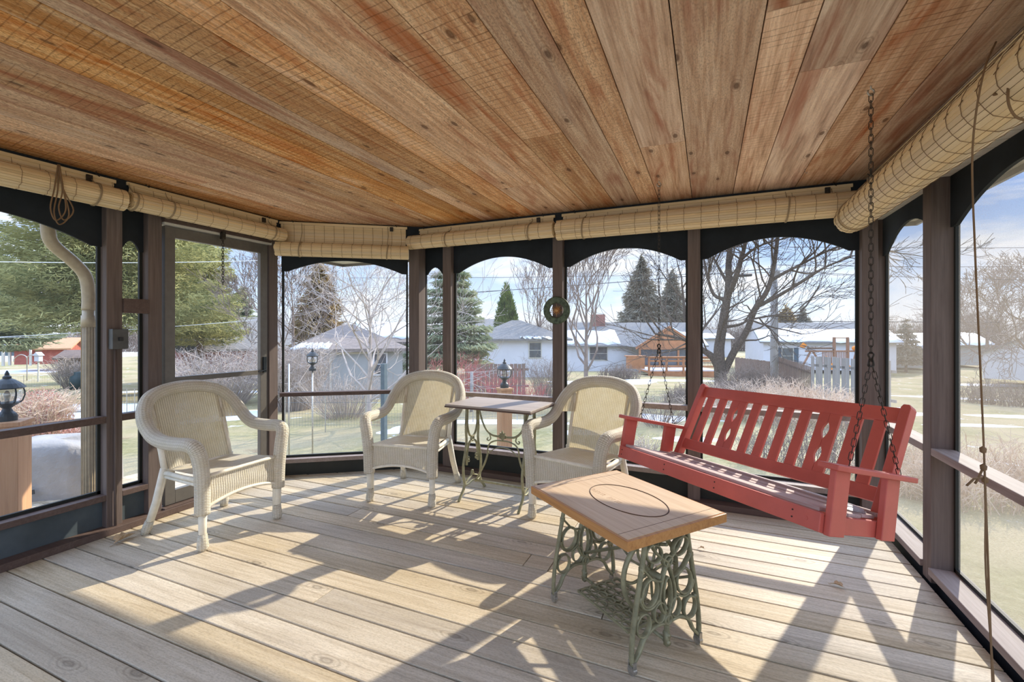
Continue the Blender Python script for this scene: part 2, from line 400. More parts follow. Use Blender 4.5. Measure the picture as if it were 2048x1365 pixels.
def glass_mat():
    m, nt, out = newmat('lantern_glass'); T = NT(nt)
    g = T.n('ShaderNodeBsdfGlossy'); g.inputs['Roughness'].default_value = .08; g.inputs[0].default_value = (.9, .9, .9, 1)
    t = T.n('ShaderNodeBsdfTransparent'); t.inputs[0].default_value = (.92, .94, .95, 1)
    mx = T.n('ShaderNodeMixShader'); mx.inputs[0].default_value = .22; T.l(t.outputs[0], mx.inputs[1]); T.l(g.outputs[0], mx.inputs[2])
    T.l(mx.outputs[0], out.inputs[0]); return m
M['glass'] = glass_mat()
def plastic_mat():
    m, nt, out = newmat('clear_plastic'); T = NT(nt)
    b = T.bsdf((.80, .87, .95), .2, spec=.6); t = T.n('ShaderNodeBsdfTransparent')
    mx = T.n('ShaderNodeMixShader'); mx.inputs[0].default_value = .45; T.l(t.outputs[0], mx.inputs[1]); T.l(b.outputs[0], mx.inputs[2])
    T.l(mx.outputs[0], out.inputs[0]); return m
M['plastic'] = plastic_mat()

# ================================================================ PORCH SHELL
rnd = random.Random(7)
XL, XR, YB = -3.664, 1.095, 3.80
A0 = (-3.664, 3.02); A1 = (-2.66, 3.72)          # cut corner
ZC = 2.347
def frame_dir(p, q):
    d = Vector((q[0]-p[0], q[1]-p[1], 0)).normalized(); n = Vector((d.y, -d.x, 0)); return d, n
CEN = Vector((-1.3, 1.6, 0))

# ---- floor boards (run along x, 15 cm pitch)
mb = MB(); y = 3.627+.15
def floor_xmin(y): return XL+.02 if y < 3.0 else XL+.02+(y-3.0)*(1.03/.73)
while y > -1.2:
    x0 = floor_xmin(y)-.04 if y < 3.0 else floor_xmin(y-.15)-.1
    x1 = XR-.012
    cuts = [x0]
    k = round((3.777-y)/.15)
    if k == 8: cuts += [-.98, -.83]
    elif k % 3 == 1 and y < 3.2: cuts += [rnd.uniform(-2.6, .2)]
    cuts.append(x1)
    for a, b in zip(cuts[:-1], cuts[1:]):
        r1, r2, r3 = rnd.random(), rnd.random(), rnd.random()
        dz = rnd.uniform(-.001, .001)
        mb.box2((a+.002, y-.1415, -.028+dz), (b-.002, y-.001, 0+dz), col=(r1, .35+.45*r2, r3))
    y -= .15
floor = mb.build('floor', M['deck'], bevel=.0025); tag(floor, 'weathered pine deck boards of the porch floor', 'floor', kind='structure')
mb = MB()
for x in np.arange(-3.6, 1.1, .42): mb.box2((x-.02, -1.2, -.2), (x+.02, 3.8, -.031))
mb.box2((XL-.06, -1.25, -.24), (XR+.02, 3.86, -.2))
tag(mb.build('trim_1', M['kick2']), 'dark joists under the deck boards', 'joists', kind='structure')

# ---- ceiling boards (run along y)
mb = MB()
xs = [1.12, .95, .79, .553, .322, .166, -.109, -.342, -.485, -.669, -.891, -1.044, -1.35, -1.52, -1.735, -1.86, -2.018, -2.24, -2.38, -2.617, -2.80, -2.99, -3.19, -3.36, -3.57, -3.72]
joins = {0: 1.6, 3: 2.05, 4: 1.62, 6: 2.55, 9: 2.2, 11: 2.9, 14: 2.7, 17: 1.2, 21: 2.0}
def ceil_y1(x): return 3.84 if x > -2.6 else 3.84-(-2.6-x)*.69
for i in range(len(xs)-1):
    a, b = xs[i+1], xs[i]
    ys = [-1.2]+([joins[i]] if i in joins else [])+[ceil_y1((a+b)/2)]
    for y0, y1 in zip(ys[:-1], ys[1:]):
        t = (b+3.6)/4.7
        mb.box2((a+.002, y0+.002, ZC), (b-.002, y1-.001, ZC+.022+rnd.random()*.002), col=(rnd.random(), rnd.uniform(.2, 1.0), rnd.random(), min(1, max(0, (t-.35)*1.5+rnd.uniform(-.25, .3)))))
ceil = mb.build('ceiling', M['ceil'], bevel=.0015); tag(ceil, 'knotty rough-sawn cedar board ceiling', 'ceiling', kind='structure')

# ---- roof, soffit and fascia outside
RX0, RX1, RY1, RY0 = XL-.46, XR+.34, YB+.52, -1.2
mb = MB()
mb.add([(RX0, RY0, 2.62), (RX1, RY0, 2.62), (RX1, RY1, 2.62), (RX0, RY1, 2.62), (RX0, RY0, 2.44), (RX1, RY0, 2.44), (RX1, RY1, 2.44), (RX0, RY1, 2.44)],
       [(0, 1, 2, 3), (7, 6, 5, 4), (0, 4, 5, 1), (1, 5, 6, 2), (2, 6, 7, 3), (3, 7, 4, 0)])
tag(mb.build('roof', M['roofg']), 'flat porch roof deck above the ceiling', 'roof', kind='structure')
sof = empty('trim_2', label='white vinyl soffit and gutter board around the porch eaves', cat='soffit', kind='structure')
mb = MB(); zs = 2.17
def strip(x0, y0, x1, y1, along):
    n = int((x1-x0 if along == 'x' else y1-y0)/.1)
    for k in range(n):
        if along == 'x':
            w = (x1-x0)/n; mb.box2((x0+k*w+.003, y0, zs), (x0+(k+1)*w-.003, y1, zs+.012))
        else:
            w = (y1-y0)/n; mb.box2((x0, y0+k*w+.003, zs), (x1, y0+(k+1)*w-.003, zs+.012))
strip(XR+.03, RY0, RX1, RY1, 'y'); strip(RX0, RY0, XL-.10, RY1, 'y'); strip(XL-.10, YB+.10, XR+.03, RY1, 'x')
mb.add([(XL-.1, 3.02, zs+.004), (A1[0]-.05, YB+.11, zs+.004), (XL-.1, YB+.11, zs+.004)], [(0, 1, 2)])
mb.build('soffit', M['vinyl'], sof)
mb = MB()
for a, b in (((RX1-.02, RY0, 2.14), (RX1, RY1, 2.44)), ((RX0, RY0, 2.14), (RX0+.02, RY1, 2.44)), ((RX0, RY1-.02, 2.14), (RX1, RY1, 2.44))): mb.box2(a, b)
mb.build('fascia', M['alu'], sof)

# ---- generic wall pieces
def lbox(mb, p, d, n, a0, a1, o0, o1, z0, z1, col=None):
    """box in a wall frame: a along the wall, o outward from the inner face"""
    P = Vector((p[0], p[1], 0)); c = P+d*((a0+a1)/2)-n*0+(-n)*((o0+o1)/2); c.z = (z0+z1)/2
    R = Matrix((d, -n, Vector((0, 0, 1)))).transposed()
    mb.box(c, (abs(a1-a0), abs(o1-o0), abs(z1-z0)), R, col)
def wall(name, p, q, posts, label, bays, sillz, railz, railh=.045, kick=None, plate=True, sillmat='frame_h', arch=True, scr='scr', pw=.09, sill_in=.0, first_win=1, railout=.0, zsp=1.915, zap=2.045, pd=.095):
    d, n = frame_dir(p, q)                       # n = inward
    if (CEN-Vector((p[0], p[1], 0))).dot(n) < 0: n = -n
    w = empty(name, label=label, cat='wall', kind='structure')
    L = math.hypot(q[0]-p[0], q[1]-p[1])
    for a in posts:
        m = MB(); lbox(m, p, d, n, a-pw/2, a+pw/2, 0, pd, .0, 2.2); m.build('post', M['frame'], w, bevel=.003)
    m = MB(); lbox(m, p, d, n, (-.36 if pd > .1 else -.1), L+.1, -.14, pd+.025, 2.2, ZC-.001); m.build('top_beam', M['black'], w, bevel=.003)
    if plate:
        m = MB(); lbox(m, p, d, n, -.05, L+.02, -.045, .095, .001, .045); m.build('bottom_plate', M['frame_h'], w, bevel=.003)
    no = first_win
    for (a0, a1, hasarch, rail) in bays:
        m = MB(); lbox(m, p, d, n, a0, a1, -sill_in, pd-.003, sillz-.038, sillz); m.build('sill', M[sillmat], w, bevel=.003)
        if kick:
            m = MB(); lbox(m, p, d, n, a0, a1, .05, .06, .04, sillz-.038); m.build('kick_panel', M[kick], w)
        wi = empty('window_%d' % no, label='%s, opening %d with fly screen' % (label, no), cat='window', kind='structure'); no += 1
        if rail:
            m = MB(); lbox(m, p, d, n, a0, a1, railout, pd-.02, railz-railh, railz); m.build('mid_rail', M[sillmat if railh > .03 and sill_in > 0 else 'frame_h'], wi, bevel=.003)
        if hasarch:
            W = a1-a0; k = min(.055, W*.15); poly = [(0, 2.2), (0, zsp), (k, zsp)]
            N = 28; rise = zap-zsp if W > .4 else .07
            for i in range(N+1):
                t = i/N; xx = k+(W-2*k)*t; poly.append((xx, zsp+rise*(1-(2*t-1)**2)))
            poly += [(W-k, zsp), (W, zsp), (W, 2.2)]
            P = Vector((p[0], p[1], 0))+d*a0-n*(pd-.03)
            top = [q_ for q_ in poly]
            # build as strip so the concave outline fills well
            m = MB(); bot = [q_ for q_ in poly[1:-1]]
            for (xa, za), (xb, zb) in zip(bot[:-1], bot[1:]):
                if xb-xa < 1e-6: continue
                vs = []
                for oo in (-.009, .009):
                    for (xx, zz) in ((xa, za), (xb, zb), (xb, 2.2), (xa, 2.2)):
                        v = P+d*xx-n*oo; v.z = zz; vs.append(tuple(v))
                m.add(vs, [(3, 2, 1, 0), (4, 5, 6, 7), (0, 1, 5, 4), (2, 3, 7, 6)])
            m.build('arched_valance', M['black'], wi)
        m = MB(); P = Vector((p[0], p[1], 0)); vs = []
        for aa, zz in ((a0, sillz), (a1, sillz), (a1, 2.2), (a0, 2.2)):
            v = P+d*aa-n*(pd-.012); v.z = zz; vs.append(tuple(v))
        m.add(vs, [(0, 1, 2, 3)]); m.build('screen', M[scr], wi)
        m = MB()
        for (u0, u1, z0, z1) in ((a0, a0+.018, sillz, 2.2), (a1-.018, a1, sillz, 2.2)): lbox(m, p, d, n, u0, u1, pd-.025, pd-.005, z0, z1)
        lbox(m, p, d, n, a0, a1, pd-.025, pd-.005, sillz, sillz+.02)
        m.build('screen_bead', M['kick2'], wi)
    return w
# left wall: along +y from y=-1.2 ; a = y+1.2
pL = (XL, -1.2); qL = (XL, 3.03)
Y = lambda y: y+1.2
wall('wall_left', pL, qL, [Y(-.72), Y(.47), Y(1.755), Y(2.0), Y(2.975)], 'left side of the porch with stained brown posts',
     [(Y(-.675), Y(.425), True, True), (Y(.515), Y(1.71), True, True), (Y(1.80), Y(1.955), True, True)], .262, .785, .045, 'kick', True, 'frame_h', first_win=1)
wall('wall_corner', A0, A1, [], 'cut corner of the porch between door and back wall', [(.015, 1.175, True, True)], .155, .775, .035, None, False, 'sill', first_win=4, zap=2.03)
m = MB(); d_, n_ = frame_dir(A0, A1); n_ = n_ if (CEN-Vector((A0[0], A0[1], 0))).dot(n_) > 0 else -n_
lbox(m, A0, d_, n_, -.02, 1.2, .02, .10, -.02, .117); tag(m.build('trim_3', M['kick2']), 'dark riser under the cut corner sill', 'riser', kind='structure')
wall('wall_back', (-2.66, YB), (XR, YB), [.335, 1.455, 2.56, 3.67], 'back wall of the porch facing the lawn',
     [(.035, .29, True, False), (.38, 1.41, True, True), (1.50, 2.515, True, True), (2.605, 3.625, True, True)], .25, .768, .04, 'kick2', True, 'sill', first_win=5, sill_in=.012)
wall('wall_right', (XR, YB), (XR, -1.2), [.625, 1.97, 3.3], 'right side of the porch with sun haze coloured into its screens',
     [(-.34, .575, True, True), (.675, 1.92, True, True), (2.015, 3.255, True, True)], .083, .725, .04, None, False, 'sill', scr='scr_r', first_win=9, sill_in=.012, zap=2.06, zsp=1.90, pw=.10, pd=.12)
cp = MB(); cp.box2((XR, YB+.342, 0), (XR+.12, YB+.44, 2.34)); tag(cp.build('trim_7', M['frame'], bevel=.003), 'right back corner post of the porch', 'post', kind='structure')
cp = MB(); cp.box2((-2.705, 3.715, 0), (-2.588, 3.83, 2.34)); tag(cp.build('trim_8', M['frame'], bevel=.003), 'left back corner post beside the cut corner', 'post', kind='structure')
mb = MB(); mb.box2((XR+.03, -1.2, -.2), (XR+.05, 3.8, .045)); tag(mb.build('gap_shade', M['black']), 'black strip standing in for the shade under the right sill', 'shade strip', kind='structure')  # shade of the open gap put in as a black strip

# small block between the two left posts
m = MB(); m.box2((XL-.02, 1.80, 1.475), (XL+.018, 1.955, 1.575)); tag(m.build('trim_5', M['frame_h'], bevel=.002), 'short wooden block bridging the two left posts', 'block', kind='structure')

# ---- door (screen door on the left wall)
door = empty('door_1', (XL-.03, 2.05, 0), label='screen door with bronze metal frame', cat='door', kind='structure')
m = MB()
m.box2((0-.02, .02, .06), (.02, .09, 2.13)); m.box2((-.02, .80, .06), (.02, .87, 2.13)); m.box2((-.02, .09, 2.05), (.02, .80, 2.13)); m.box2((-.02, .09, .06), (.02, .80, .16))
m.build('door_frame', M['alu'], door, bevel=.002)
m = MB(); m.box2((-.018, .09, .965), (.018, .80, 1.005)); m.build('mid_rail', M['alu'], door, bevel=.002)
m = MB(); m.add([(0, .09, .16), (0, .8, .16), (0, .8, 2.05), (0, .09, 2.05)], [(0, 1, 2, 3)]); m.build('screen', M['scr'], door)
m = MB(); m.box2((.02, .82, .98), (.035, .85, 1.12)); m.tube(catmull([(.035, .835, 1.0), (.065, .825, 1.01), (.07, .78, 1.0), (.07, .74, .995)], 4), .006, 6); m.build('door_handle', M['lampblk'], door)
m = MB(); m.box2((-.03, .0, 2.135), (.05, .89, 2.16)); m.build('top_track', M['vinyl'], door)
m = MB(); m.box2((XL-.05, 2.045, 2.15), (XL+.03, 2.93, 2.2)); m.box2((XL-.06, 2.045, 0), (XL+.03, 2.93, .055)); tag(m.build('trim_6', M['frame_h'], bevel=.003), 'door head and threshold boards', 'trim', kind='structure')
# ---- conduit and switch box on the left post
sb = empty('switch_box', (XL+.001, 1.765, 1.23), label='small grey metal switch box on the left brown post', cat='switch box')
m = MB(); m.box2((0, -.045, 0), (.05, .045, .135)); m.build('box', M['gbox'], sb, bevel=.003)
m = MB(); m.box2((.05, -.012, .055), (.06, .012, .08)); m.build('switch', M['coverd'], sb, bevel=.002)
m = MB(); m.tube([(.012, -.012, 0), (.012, -.012, -1.22)], .009, 8); m.build('conduit', M['frame'], sb, smooth=True)

# ---- soffit light / world
w = bpy.data.worlds.new('World'); sc.world = w; w.use_nodes = True; nt = w.node_tree; nt.nodes.clear(); T = NT(nt)
out = nt.nodes.new('ShaderNodeOutputWorld'); bg = nt.nodes.new('ShaderNodeBackground')
co = T.n('ShaderNodeTexCoord').outputs['Generated']; sx = T.n('ShaderNodeSeparateXYZ'); T.l(co, sx.inputs[0])
grad = T.ramp(sx.outputs[2], [(0.0, (.74, .82, .92)), (.06, (.56, .70, .90)), (.22, (.26, .43, .80)), (.5, (.28, .47, .85))])
nz = T.noise(T.mapping(co, (1.6, 1.6, 7.0)), 2.2, 7, .62, .4)
cl = T.ramp(nz, [(.44, 0.0), (.66, 1.0)])
skyc = T.mix(cl, grad, (.84, .86, .90))
bright = T.ramp(sx.outputs[2], [(.20, 1.0), (.50, 3.0)])
vm = T.n('ShaderNodeVectorMath', operation='SCALE'); T.l(skyc, vm.inputs[0]); T.l(bright, vm.inputs['Scale'])
T.l(vm.outputs[0], bg.inputs[0]); bg.inputs[1].default_value = 1.0; T.l(bg.outputs[0], out.inputs[0])
sun = bpy.data.lights.new('Sun', 'SUN'); sun.energy = 4.6; sun.angle = math.radians(.6); sun.color = (1.0, .92, .78)
so = bpy.data.objects.new('Sun', sun); COL.objects.link(so)
az, el = math.radians(22.5), math.radians(33)
sd = Vector((math.sin(az)*math.cos(el), math.cos(az)*math.cos(el), math.sin(el)))
so.rotation_euler = sd.to_track_quat('Z', 'Y').to_euler()
# ---- camera
cam = bpy.data.cameras.new('Camera'); co_ = bpy.data.objects.new('Camera', cam); COL.objects.link(co_)
co_.location = (0, 0, HC); co_.rotation_euler = (PI/2, 0, PSI)
cam.sensor_width = 36; cam.lens = FPX/2048*36; cam.shift_y = -(682.5-YH)/2048; cam.clip_start = .05; cam.clip_end = 600
sc.camera = co_
sc.view_settings.view_transform = 'Standard'; sc.view_settings.look = 'None'; sc.view_settings.gamma = 1; sc.view_settings.use_curve_mapping = False
sc.view_settings.exposure = 0.52
sc.cycles.max_bounces = 8; sc.cycles.transparent_max_bounces = 16

# ================================================================ FURNITURE
# ---------------- wicker armchair
def make_chair(label):
    t = empty('wicker_armchair', label=label, cat='chair', group='cream wicker armchairs')
    half = [(.268, -.285, .225), (.272, -.29, .40), (.285, -.295, .54), (.305, -.285, .625), (.318, -.235, .652), (.322, -.12, .648), (.322, .02, .652), (.325, .12, .685), (.322, .20, .755), (.295, .262, .835), (.235, .307, .903), (.13, .334, .940), (0, .342, .952)]
    path = half+[(-x, y, z) for x, y, z in reversed(half[:-1])]
    pts = catmull(path, 6)
    m = MB(); m.tube(pts, .043, 14, uv=True); m.build('rolled_rim', M['wickr'], t, smooth=True)
    # piping lines on the rim
    # back panel (slightly dished) between the stiles, up to the rim
    ri = catmull([(x, y, z) for x, y, z in half[6:]], 8)
    def halfwidth(z):
        best = .205+(z-.43)*.05
        if z > .70:
            c = [p.x for p in ri if abs(p.z-z) < .02]
            cc = max(c) if c else (0.0 if z > .93 else .3)
            best = min(.222+.0, cc)
        return best
    R = 26; Cn = 19; P = []
    for i in range(R):
        z = .425+(.935-.425)*i/(R-1); hw = halfwidth(z) if z < .925 else .10
        yb = .155+(z-.425)*.36
        P.append([Vector((hw*(2*j/(Cn-1)-1), yb+.022*(1-(2*j/(Cn-1)-1)**2)-.008, z)) for j in range(Cn)])
    m = MB(); m.grid(P, uvf=lambda a, b: (P[a][b].x+.5, (a/(R-1))*.54)); m.build('back_panel', M['wickp'], t, smooth=True)
    # side fill between stile and rim (upper back flare)
    for s in (-1, 1):
        rows = []
        for i in range(12):
            z = .70+(.90-.70)*i/11
            c = [(p.x, p.y) for p in ri if abs(p.z-z) < .025]
            cx, cy = max(c) if c else (.2, .3)
            x0 = min(.205, cx-.01)
            rows.append([Vector((s*(x0+(cx-x0)*j/4), (.155+(z-.425)*.36)*(1-j/4)+cy*j/4, z)) for j in range(5)])
        m = MB(); m.grid(rows, uvf=lambda a, b: (rows[a][b].x+.5, rows[a][b].z)); m.build('side_panel', M['wickp'], t, smooth=True)
    # seat
    P = []
    R, Cn = 16, 19
    for i in range(R):
        f = i/(R-1); yy = -.288+.455*f; hw = .258-.045*f; z0 = .452-.022*f
        P.append([Vector((hw*(2*j/(Cn-1)-1), yy, z0-.010*(1-(2*j/(Cn-1)-1)**2)-(.012 if i == 0 else 0))) for j in range(Cn)])
    m = MB(); m.grid(P, uvf=lambda a, b: (P[a][b].x+.5, P[a][b].y+.5)); m.build('seat', M['wick'], t, smooth=True)
    # apron with arched lower edge
    P = []; R, Cn = 8, 23
    for i in range(R):
        row = []
        for j in range(Cn):
            u = 2*j/(Cn-1)-1; zb = .258+.045*(1-u*u); z = .447+(zb-.447)*i/(R-1)
            row.append(Vector((u*.262, -.292+.004*math.sin(i), z)))
        P.append(row)
    m = MB(); m.grid(P, uvf=lambda a, b: (P[a][b].x+.5, P[a][b].z)); m.build('front_apron', M['wick'], t, smooth=True)
    m = MB(); m.tube([(u*.262, -.293, .255+.045*(1-u*u)) for u in [k/10-1 for k in range(21)]], .011, 8, uv=True)
    m.tube([(u*.262, -.293, .452) for u in (-1, -.5, 0, .5, 1)], .012, 8, uv=True)
    m.build('apron_rolls', M['cream'], t, smooth=True)
    for s in (-1, 1):    # side aprons / rails
        m = MB(); m.tube([(s*.262, -.28, .425), (s*.245, -.05, .415), (s*.222, .165, .41)], .016, 8); m.tube([(s*.262, -.28, .39), (s*.222, .165, .385)], .011, 8)
        m.build('seat_rail', M['cream'], t, smooth=True)
    m = MB(); m.tube([(-.215, .16, .42), (.215, .16, .42)], .014, 8); m.build('rear_rail', M['cream'], t, smooth=True)
    for s in (-1, 1):    # legs
        l = MB(); l.tube([(s*.266, -.285, .30), (s*.266, -.284, .15), (s*.264, -.28, .0)], [.026, .022, .020], 10)
        l.tube([(s*.252, -.268, .30), (s*.25, -.268, .02)], .012, 8)
        lo = l.build('leg', M['cream'], t, smooth=True)
        f = MB(); f.tube([(s*.264, -.281, .10), (s*.264, -.281, .06), (s*.264, -.283, .02), (s*.264, -.283, .0)], [.025, .029, .033, .025], 12, uv=True); f.build('wrapped_foot', M['wickr'], lo, smooth=True)
        l = MB(); l.tube([(s*.228, .172, .44), (s*.245, .225, .22), (s*.268, .30, .0)], [.020, .021, .019], 10)
        l.tube([(s*.214, .165, .43), (s*.232, .215, .22), (s*.252, .288, .02)], .012, 8)
        lo = l.build('leg', M['cream'], t, smooth=True)
        f = MB(); f.tube([(s*.257, .272, .09), (s*.262, .287, .045), (s*.268, .300, .0)], [.024, .029, .026], 12, uv=True); f.build('wrapped_foot', M['wickr'], lo, smooth=True)
        b = MB(); b.tube([(s*.222, .165, .40), (s*.225, .205, .55), (s*.232, .262, .72), (s*.235, .30, .84)], [.019, .018, .016, .014], 10)
        b.build('back_stile', M['cream'], t, smooth=True)
    return t
ch = make_chair('cream wicker armchair by the screen door, angled towards the right')
ch.location = (-3.138, 2.085, .001); ch.rotation_euler = (0, 0, PI/2)
c2 = copy_tree(ch); c2['label'] = 'cream wicker armchair in the cut corner, left of the grey-topped table'
c2.location = (-2.259, 3.205, .001); c2.rotation_euler = (0, 0, math.radians(10.0))
c3 = copy_tree(ch); c3['label'] = 'cream wicker armchair between the grey-topped table and the red swing'
c3.location = (-.845, 3.295, .001); c3.rotation_euler = (0, 0, math.radians(-14))

# ---------------- cast iron helpers
def ribbon(m, pts, w, t, o, ex, ey, closed=False, n=5, smooth=True):
    o, ex, ey = Vector(o), Vector(ex), Vector(ey); ez = ex.cross(ey)
    P = catmull([(p[0], p[1], 0) for p in pts], n, closed) if smooth else [Vector((p[0], p[1], 0)) for p in pts]
    W = [o+ex*p.x+ey*p.y for p in P]
    if closed: m.tube(W, 1.0, 8, closed=True, upv=ez, sq=(t/2, w/2))
    else: m.tube(W, 1.0, 8, upv=ez, sq=(t/2, w/2))
def ring(m, cx, cy, rx, ry, w, t, o, ex, ey, rot=0, n=24):
    w = w*.85
    pts = []
    for k in range(n):
        a = 2*PI*k/n; x, y = rx*math.cos(a), ry*math.sin(a)
        pts.append((cx+x*math.cos(rot)-y*math.sin(rot), cy+x*math.sin(rot)+y*math.cos(rot)))
    ribbon(m, pts, w, t, o, ex, ey, closed=True, smooth=False)

# ---------------- treadle table in the foreground
tt = empty('treadle_table', (-.372, 2.146, .001), math.radians(-38.3), 'low table with honey oak top, carved oval and green iron treadle base', 'table')
m = MB(); m.box2((-.348, -.28, .532), (.348, .28, .57)); top = m.build('tabletop', M['top1e'], tt, bevel=.003)
m = MB(); m.box2((-.335, -.268, .569), (.335, .268, .5725))
m.build('top_panel', M['top1'], top, bevel=.001)
for xx in (-.285, .285): m = MB(); m.box2((xx-.001, -.268, .5722), (xx+.001, .268, .5729)); m.build('breadboard_joint', M['groove'], top)
m = MB()
m.tube([(.025+.215*math.cos(a), .015+.135*math.sin(a), .5725) for a in [2*PI*k/64 for k in range(64)]], .0028, 6, closed=True); m.build('oval_groove', M['groove'], top)
# worn stencilled letters inside the oval: lines of short strokes
m = MB(); R_ = random.Random(2)
for k in range(17):
    if k in (8, 9, 13): continue
    m.box((-.155+.0125*k, -.045, .5727), (.0030, R_.uniform(.016, .030), .0004), Matrix.Rotation(R_.uniform(-.3, .1), 3, 'Z'))
    if k % 3 == 0: m.box((-.150+.0125*k, -.045+.009, .5727), (.008, .003, .0004))
m.build('worn_stencil', plain('faded_ink', (.42, .26, .15), .6, bump=0), top)
m = MB(); m.box2((-.24, -.20, .516), (.24, .20, .532)); m.build('base_board', M['greyw'], tt)
def end_frame(x):
    m = MB(); o = (x, 0, 0); ex = (0, 1, 0); ey = (0, 0, 1); t = .026
    def rb(p, w=.013, **k):
        w = w*.85
        ribbon(m, p, w, t, o, ex, ey, **k)
        ribbon(m, [(-a, b) for a, b in p], w, t, o, ex, ey, **k)
    rb([(.118, .516), (.135, .42), (.160, .30), (.183, .18), (.193, .08), (.188, .035)], .019)   # outer rail
    ribbon(m, [(-.125, .508), (-.06, .500), (0, .497), (.06, .500), (.125, .508)], .020, .03, o, ex, ey)
    rb([(.185, .045), (.155, .075), (.125, .125), (.07, .155), (.0, .150)], .018)                  # foot arches
    rb([(0, .060), (.002, .11), (.003, .17), (.03, .21), (.045, .26), (.03, .33), (.006, .385), (0, .40)], .015)
    rb([(.0, .40), (.035, .425), (.07, .46), (.095, .505)], .014)
    rb([(.045, .26), (.09, .235), (.13, .245), (.155, .285)], .013)
    rb([(.035, .33), (.08, .345), (.115, .38), (.138, .405)], .012)
    for s in (-1, 1):
        ring(m, s*.133, .178, .037, .045, .012, t, o, ex, ey)
        ring(m, s*.098, .298, .043, .055, .012, t, o, ex, ey, rot=s*.3)
        ring(m, s*.075, .450, .045, .034, .011, t, o, ex, ey, rot=s*.5)
        ring(m, s*.045, .205, .030, .040, .010, t, o, ex, ey)
    ring(m, 0, .405, .022, .022, .011, t, o, ex, ey)
    ring(m, 0, .262, .022, .075, .010, t, o, ex, ey)
    ring(m, 0, .165, .018, .018, .018, t*1.3, o, ex, ey)
    for s in (-1, 1):
        for (a, b) in ((.150, .285), (.138, .40), (.166, .215)): m.box((x, s*a, b), (.02, .018, .018))
    m.box((x, 0, .085), (.020, .018, .06)); m.tube([(x-.016, 0, .07), (x+.016, 0, .07)], .009, 10); m.tube([(x-.016, 0, .10), (x+.016, 0, .10)], .008, 10)
    f = m.build('end_frame', M['iron_g'], tt, smooth=True, bevel=0)
    for s in (-1, 1):
        c = MB(); R = Matrix.Rotation(PI/2, 3, 'X')
        cx, cy = x, s*.188
        c.tube([(cx, cy-.009, .019), (cx, cy+.009, .019)], .0185, 14); c.box((cx+.014, cy, .034), (.004, .016, .04)); c.box((cx-.014, cy, .034), (.004, .016, .04)); c.box((cx, cy, .05), (.03, .018, .006))
        c.build('caster', M['zinc'], f)
end_frame(.275); end_frame(-.275)
m = MB()            # treadle grate with ring lattice
for yy in (-.115, -.075, -.035, .005, .045, .085, .125): m.box((0, yy, .085), (.34, .007, .010))
for xx in (-.17, .17): m.box((xx, .005, .085), (.010, .25, .012))
for i in range(6):
    for j in range(5):
        cx = -.14+i*.056; cy = -.09+j*.048
        m.tube([(cx+.024*math.cos(a), cy+.024*math.sin(a), .091) for a in [2*PI*k/12 for k in range(12)]], .0042, 5, closed=True)
m.build('treadle', M['iron_g'], tt, smooth=False)
m = MB(); m.tube([(-.275, 0, .072), (.275, 0, .072)], .008, 8)
m.tube([(-.275, .155, .30), (-.1, .16, .20), (.1, .16, .20), (.275, .155, .30)], .006, 6); m.tube([(-.275, -.0, .20), (.0, .13, .33), (.275, 0, .47)], .008, 6); m.tube([(.275, 0, .20), (.0, .13, .33), (-.275, 0, .47)], .008, 6)
m.build('cross_brace', M['iron_g'], tt, smooth=True)
# flywheel with curved spokes
m = MB(); wx, wy, wz, wr = .215, -.03, .335, .150
cir = [(wx, wy+wr*math.cos(a), wz+wr*math.sin(a)) for a in [2*PI*k/40 for k in range(40)]]
m.tube(cir, 1.0, 8, closed=True, upv=(1, 0, 0), sq=(.011, .010))
for k in range(6):
    a0 = 2*PI*k/6
    m.tube(catmull([(wx, wy+r*math.cos(a0+b), wz+r*math.sin(a0+b)) for r, b in ((.012, 0), (.06, .22), (.105, .18), (.148, 0))], 4), .0065, 6)
m.tube([(wx-.025, wy, wz), (wx+.06, wy, wz)], .016, 12)
fw = m.build('flywheel', M['iron_g'], tt, smooth=True)
m = MB(); m.tube([(wx-.03, wy, wz), (wx-.035, wy+.03, wz+.02), (wx-.04, wy+.05, .20), (wx-.05, .05, .095)], .006, 6); m.build('pitman_rod', M['iron_g'], tt)

